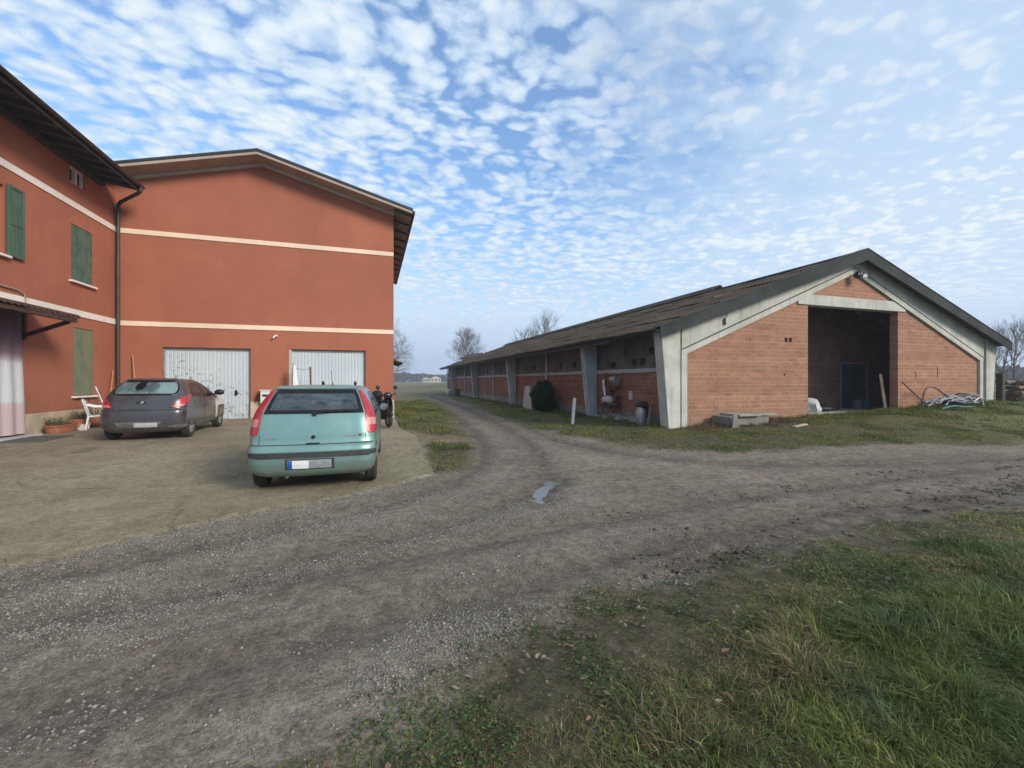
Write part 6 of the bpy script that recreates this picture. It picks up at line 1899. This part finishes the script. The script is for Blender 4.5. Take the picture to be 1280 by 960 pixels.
for (x, y, H, sp, sd, lab) in ((78, 34.0, 7.0, .55, 31, None), (76, 32.2, 7.4, .9, 37, 'dark broad bare tree standing in front of the pale row of trees'), (84, 34.5, 8.0, .45, 41, None), (82, 31.2, 8.4, .45, 43, None), (86, 33.0, 8.6, .5, 45, None), (80, 29.0, 8.2, .5, 47, None), (90, 31.5, 8.8, .45, 49, None)):
    bare_tree('bare_tree', lab or 'slim bare tree in the pale row beyond the field', x, y, H, sp, sd, levels=5, stems=4, dens=3, up=.9 if sp < .7 else .4, first=.3, group=None if lab else GRT, tw=1.4, oval=lab is None)
# far woods: one mass each
def far_wood(name, label, x0, x1, y0, y1, n, h0, h1, seed):
    g = np.random.default_rng(seed)
    t = g.random(n); x = x0+(x1-x0)*t+g.normal(0,2,n); y = y0+(y1-y0)*t+g.normal(0,6,n)
    hh = h0+(h1-h0)*np.clip(fbm(t*abs(x1-x0+y1-y0)/14, t*0+seed, seed)*1.5-.2, 0, 1)
    z = hh*g.random(n)**.75
    zz = ground_z(x, y)
    s = g.uniform(.3,.9,n)
    a = g.uniform(0,2*pi,n)
    u = np.stack([np.cos(a)*s, np.sin(a)*s, g.normal(0,.3,n)*s],1); v = np.stack([g.normal(0,.2,n)*s, g.normal(0,.2,n)*s, s*g.uniform(.8,2,n)],1)
    P = np.stack([x,y,zz+z],1)
    V = np.stack([P-u, P+u, P+v], 1).reshape(-1,3)
    T = np.arange(3*n).reshape(-1,3)
    c = np.array([.075,.068,.052])*g.uniform(.6,1.3,(n,1))
    o = raw_mesh(name, V, T, [M['leaf']], {'col': np.repeat(c,3,0)})
    return sset(o, label, 'wood', kind='stuff')
far_wood('far_wood', 'hazy belt of woodland along the horizon left of the barn', -160, 220, 330, 360, 26000, 4.5, 9.5, 4)
far_wood('far_wood', 'low grey belt of woodland beyond the field right of the barn', 110, 330, 130, 20, 22000, 2.0, 5.5, 6)
def far_house(x, y, w, d, h, label, mat, rz=0):
    t = thing('distant_house', label, 'house', (x, y, gz(x, y)), rz, None)
    ORG[t.name] = (0,0,0)
    mb = MB().box((-w/2,-d/2,-.3),(w/2,d/2,h)).prism([(-w/2,h),(w/2,h),(0,h+w*.22)],'y',-d/2,d/2); mb.build('wall', mat, t)
    MB().prism([(-w/2-.4,h-.1),(0,h+w*.22+.02),(w/2+.4,h-.1),(w/2+.4,h+.15),(0,h+w*.22+.3),(-w/2-.4,h+.15)],'y',-d/2-.4,d/2+.4).build('roof', M['tile'], t)
    for k in range(3):
        xx = -w/2+w*(k+.5)/3
        MB().box((xx-.5,-d/2-.05,h*.35),(xx+.5,-d/2-.005,h*.7)).build('window', M['glass_dark'], t)
fm = plain('pale_render', (.42,.41,.39), (.34,.33,.32), 1, .8)
far_house(33, 280, 5, 8, 2.6, 'long pale farmhouse far across the field, left one of two', fm)
far_house(39, 285, 7, 8, 2.9, 'wider pale farmhouse far across the field, right one of two', fm, .15)
far_house(21.6, 92, 4, 6, 5.9, 'pale gabled building beyond the barn roof below the round tree', fm, .2)

# ------------------------------------------------------------------ sky, sun, camera, air
SUN_AZ = Vector((.60, -.80, 0)).normalized(); SUN_EL = radians(27)
w = bpy.data.worlds.new('World'); scene.world = w; w.use_nodes = True
nt = w.node_tree; nt.nodes.clear()
def wn(t, **kw):
    n = nt.nodes.new(t)
    for k_, v_ in kw.items(): setattr(n, k_, v_)
    return n
class W: pass
def lnk(a, b): nt.links.new(a, b)
def wm(op, a, b=None, clamp=False):
    n = wn('ShaderNodeMath', operation=op, use_clamp=clamp)
    for i, v_ in enumerate((a, b)):
        if v_ is None: continue
        if isinstance(v_, bpy.types.NodeSocket): lnk(v_, n.inputs[i])
        else: n.inputs[i].default_value = v_
    return n.outputs[0]
def wmap(v_, a, b, c=0, d=1):
    n = wn('ShaderNodeMapRange', interpolation_type='SMOOTHSTEP'); lnk(v_, n.inputs[0])
    for i, q in enumerate((a,b,c,d)): n.inputs[i+1].default_value = q
    return n.outputs[0]
def wmix(f, a, b):
    n = wn('ShaderNodeMix', data_type='RGBA')
    for sock, v_ in ((n.inputs[0], f), (n.inputs[6], a), (n.inputs[7], b)):
        if isinstance(v_, bpy.types.NodeSocket): lnk(v_, sock)
        elif isinstance(v_, tuple): sock.default_value = (*v_, 1)
        else: sock.default_value = v_
    return n.outputs[2]
def wnoise(vec, sc, det=4, ro=.55, dist=0):
    n = wn('ShaderNodeTexNoise', noise_dimensions='2D'); lnk(vec, n.inputs['Vector']); n.inputs['Scale'].default_value = sc
    n.inputs['Detail'].default_value = det; n.inputs['Roughness'].default_value = ro; n.inputs['Distortion'].default_value = dist
    return n
def wtint(a, c):
    n = wn('ShaderNodeMix', data_type='RGBA', blend_type='MULTIPLY'); n.inputs[0].default_value = 1
    lnk(a, n.inputs[6]); n.inputs[7].default_value = (*c, 1)
    return n.outputs[2]
tc = wn('ShaderNodeTexCoord')
sp = wn('ShaderNodeSeparateXYZ'); lnk(tc.outputs['Generated'], sp.inputs[0])
dx, dy, dz = sp.outputs
zc = wm('MAXIMUM', dz, .0)
den = wm('ADD', zc, .09)
cx_ = wn('ShaderNodeCombineXYZ'); lnk(wm('DIVIDE', dx, den), cx_.inputs[0]); lnk(wm('DIVIDE', dy, den), cx_.inputs[1])
P2 = cx_.outputs[0]
# cloud deck, laid out on a plane high above the ground
mp = wn('ShaderNodeMapping'); lnk(P2, mp.inputs[0]); mp.inputs['Rotation'].default_value = (0,0,radians(28)); mp.inputs['Scale'].default_value = (1.0,1.25,1)
Pm = mp.outputs[0]
wob = wnoise(Pm, 2.2, 3, .6)
vadd = wn('ShaderNodeVectorMath', operation='MULTIPLY_ADD'); lnk(wob.outputs['Color'], vadd.inputs[0]); vadd.inputs[1].default_value = (.16,.16,0); lnk(Pm, vadd.inputs[2])
Pw = vadd.outputs[0]
def wcell(sc, lo, hi, sm=.5):
    n = wn('ShaderNodeTexVoronoi', feature='SMOOTH_F1', voronoi_dimensions='2D'); lnk(Pw, n.inputs['Vector']); n.inputs['Scale'].default_value = sc; n.inputs['Smoothness'].default_value = sm
    return wmap(n.outputs['Distance'], hi, lo)
puff = wm('ADD', wm('MULTIPLY', wcell(8.6, .10, .70), .60), wm('MULTIPLY', wcell(17.0, .10, .65), .40))
fb = wnoise(Pw, 13.0, 7, .64).outputs['Fac']
fb2 = wnoise(Pw, 4.2, 6, .6).outputs['Fac']
big = wnoise(P2, .9, 4, .55).outputs['Fac']
def off(v_, k_): return wm('MULTIPLY', wm('SUBTRACT', v_, .5), k_)
dens = wm('ADD', wm('MULTIPLY', puff, .78), wm('ADD', off(fb, .95), wm('ADD', off(fb2, 1.0), wm('ADD', off(big, .9), .16))))
CLOUD = wmap(dens, -.06, .66)
# a thin even veil to the right and towards the horizon
az = wm('DIVIDE', dx, wm('ADD', wm('ABSOLUTE', dy), .25))
veil = wmap(wm('ADD', az, wm('MULTIPLY', wm('SUBTRACT', fb2, .5), .9)), .12, .95)
lowv = wmap(dz, .45, .05)
CL = wm('MAXIMUM', wm('MULTIPLY', CLOUD, wm('SUBTRACT', 1.0, wm('MULTIPLY', veil, .96))), wm('MULTIPLY', veil, wm('ADD', .74, wm('MULTIPLY', fb2, .12))))
CL = wm('ADD', wm('MAXIMUM', CL, .14), wm('MULTIPLY', lowv, .52), clamp=True)
sky = wn('ShaderNodeTexSky'); sky.sky_type = 'NISHITA'; sky.sun_disc = False
sky.sun_elevation = SUN_EL; sky.sun_rotation = atan2(SUN_AZ.x, SUN_AZ.y)
sky.air_density = 1.2; sky.dust_density = 1.2; sky.ozone_density = 3.0
bg1 = wn('ShaderNodeBackground'); lnk(wtint(sky.outputs[0], (.95,1.21,1.42)), bg1.inputs[0]); bg1.inputs[1].default_value = .14
shade = wmap(dens, .45, 1.05)
ccol = wmix(shade, (.63,.79,.98), (.85,.94,1.0))
ccol = wmix(wmap(dz, .26, .0), ccol, (.65,.79,.98))
bg2 = wn('ShaderNodeBackground'); lnk(ccol, bg2.inputs[0]); bg2.inputs[1].default_value = .80
mxs = wn('ShaderNodeMixShader'); lnk(CL, mxs.inputs[0]); lnk(bg1.outputs[0], mxs.inputs[1]); lnk(bg2.outputs[0], mxs.inputs[2])
# grey-blue bank of mist low on the horizon
bg3 = wn('ShaderNodeBackground'); bg3.inputs[0].default_value = (.47,.59,.80,1); bg3.inputs[1].default_value = .82
hz = wmap(wm('ADD', dz, wm('MULTIPLY', wm('SUBTRACT', wnoise(P2, .35, 4).outputs['Fac'], .5), .10)), .15, .0, 0, .92)
mx3 = wn('ShaderNodeMixShader'); lnk(hz, mx3.inputs[0]); lnk(mxs.outputs[0], mx3.inputs[1]); lnk(bg3.outputs[0], mx3.inputs[2])
wo = wn('ShaderNodeOutputWorld'); lnk(mx3.outputs[0], wo.inputs[0])

sl = bpy.data.lights.new('sun', 'SUN'); sl.energy = 3.0; sl.angle = radians(17); sl.color = (1.0,.90,.76)
so = bpy.data.objects.new('sun', sl); COL.objects.link(so)
dirv = Vector((SUN_AZ.x*cos(SUN_EL), SUN_AZ.y*cos(SUN_EL), sin(SUN_EL)))
so.rotation_euler = dirv.to_track_quat('Z', 'Y').to_euler(); so.location = (20,-20,30)

HAZE = True
if HAZE:
    n = NT('haze'); n.n.remove(n.p)
    v = n.node('ShaderNodeVolumePrincipled'); v.inputs['Color'].default_value = (.78,.86,1.0,1); v.inputs['Density'].default_value = .0009; v.inputs['Anisotropy'].default_value = .2
    n.l(v.outputs[0], n.out.inputs['Volume'])
    h = MB().box((-420,-80,-2.5),(420,430,19)).build('haze', n.m, None, (0,0,0))
    sset(h, 'thin winter haze over the fields', 'haze', kind='stuff')

cam = bpy.data.cameras.new('camera'); co = bpy.data.objects.new('camera', cam); COL.objects.link(co)
cam.sensor_width = 36; cam.lens = 535/1280*36; cam.shift_y = -4/1280; cam.clip_end = 6000; cam.clip_start = .05
co.location = (0,0,EYE); co.rotation_euler = (radians(90), 0, -math.atan(175/535))
scene.camera = co
scene.view_settings.view_transform = 'Standard'; scene.view_settings.look = 'None'; scene.view_settings.gamma = 1
scene.view_settings.exposure = .30
scene.cycles.use_denoising = True
scene.cycles.max_bounces = 6; scene.cycles.diffuse_bounces = 3; scene.cycles.glossy_bounces = 3; scene.cycles.transparent_max_bounces = 12; scene.cycles.volume_bounces = 1
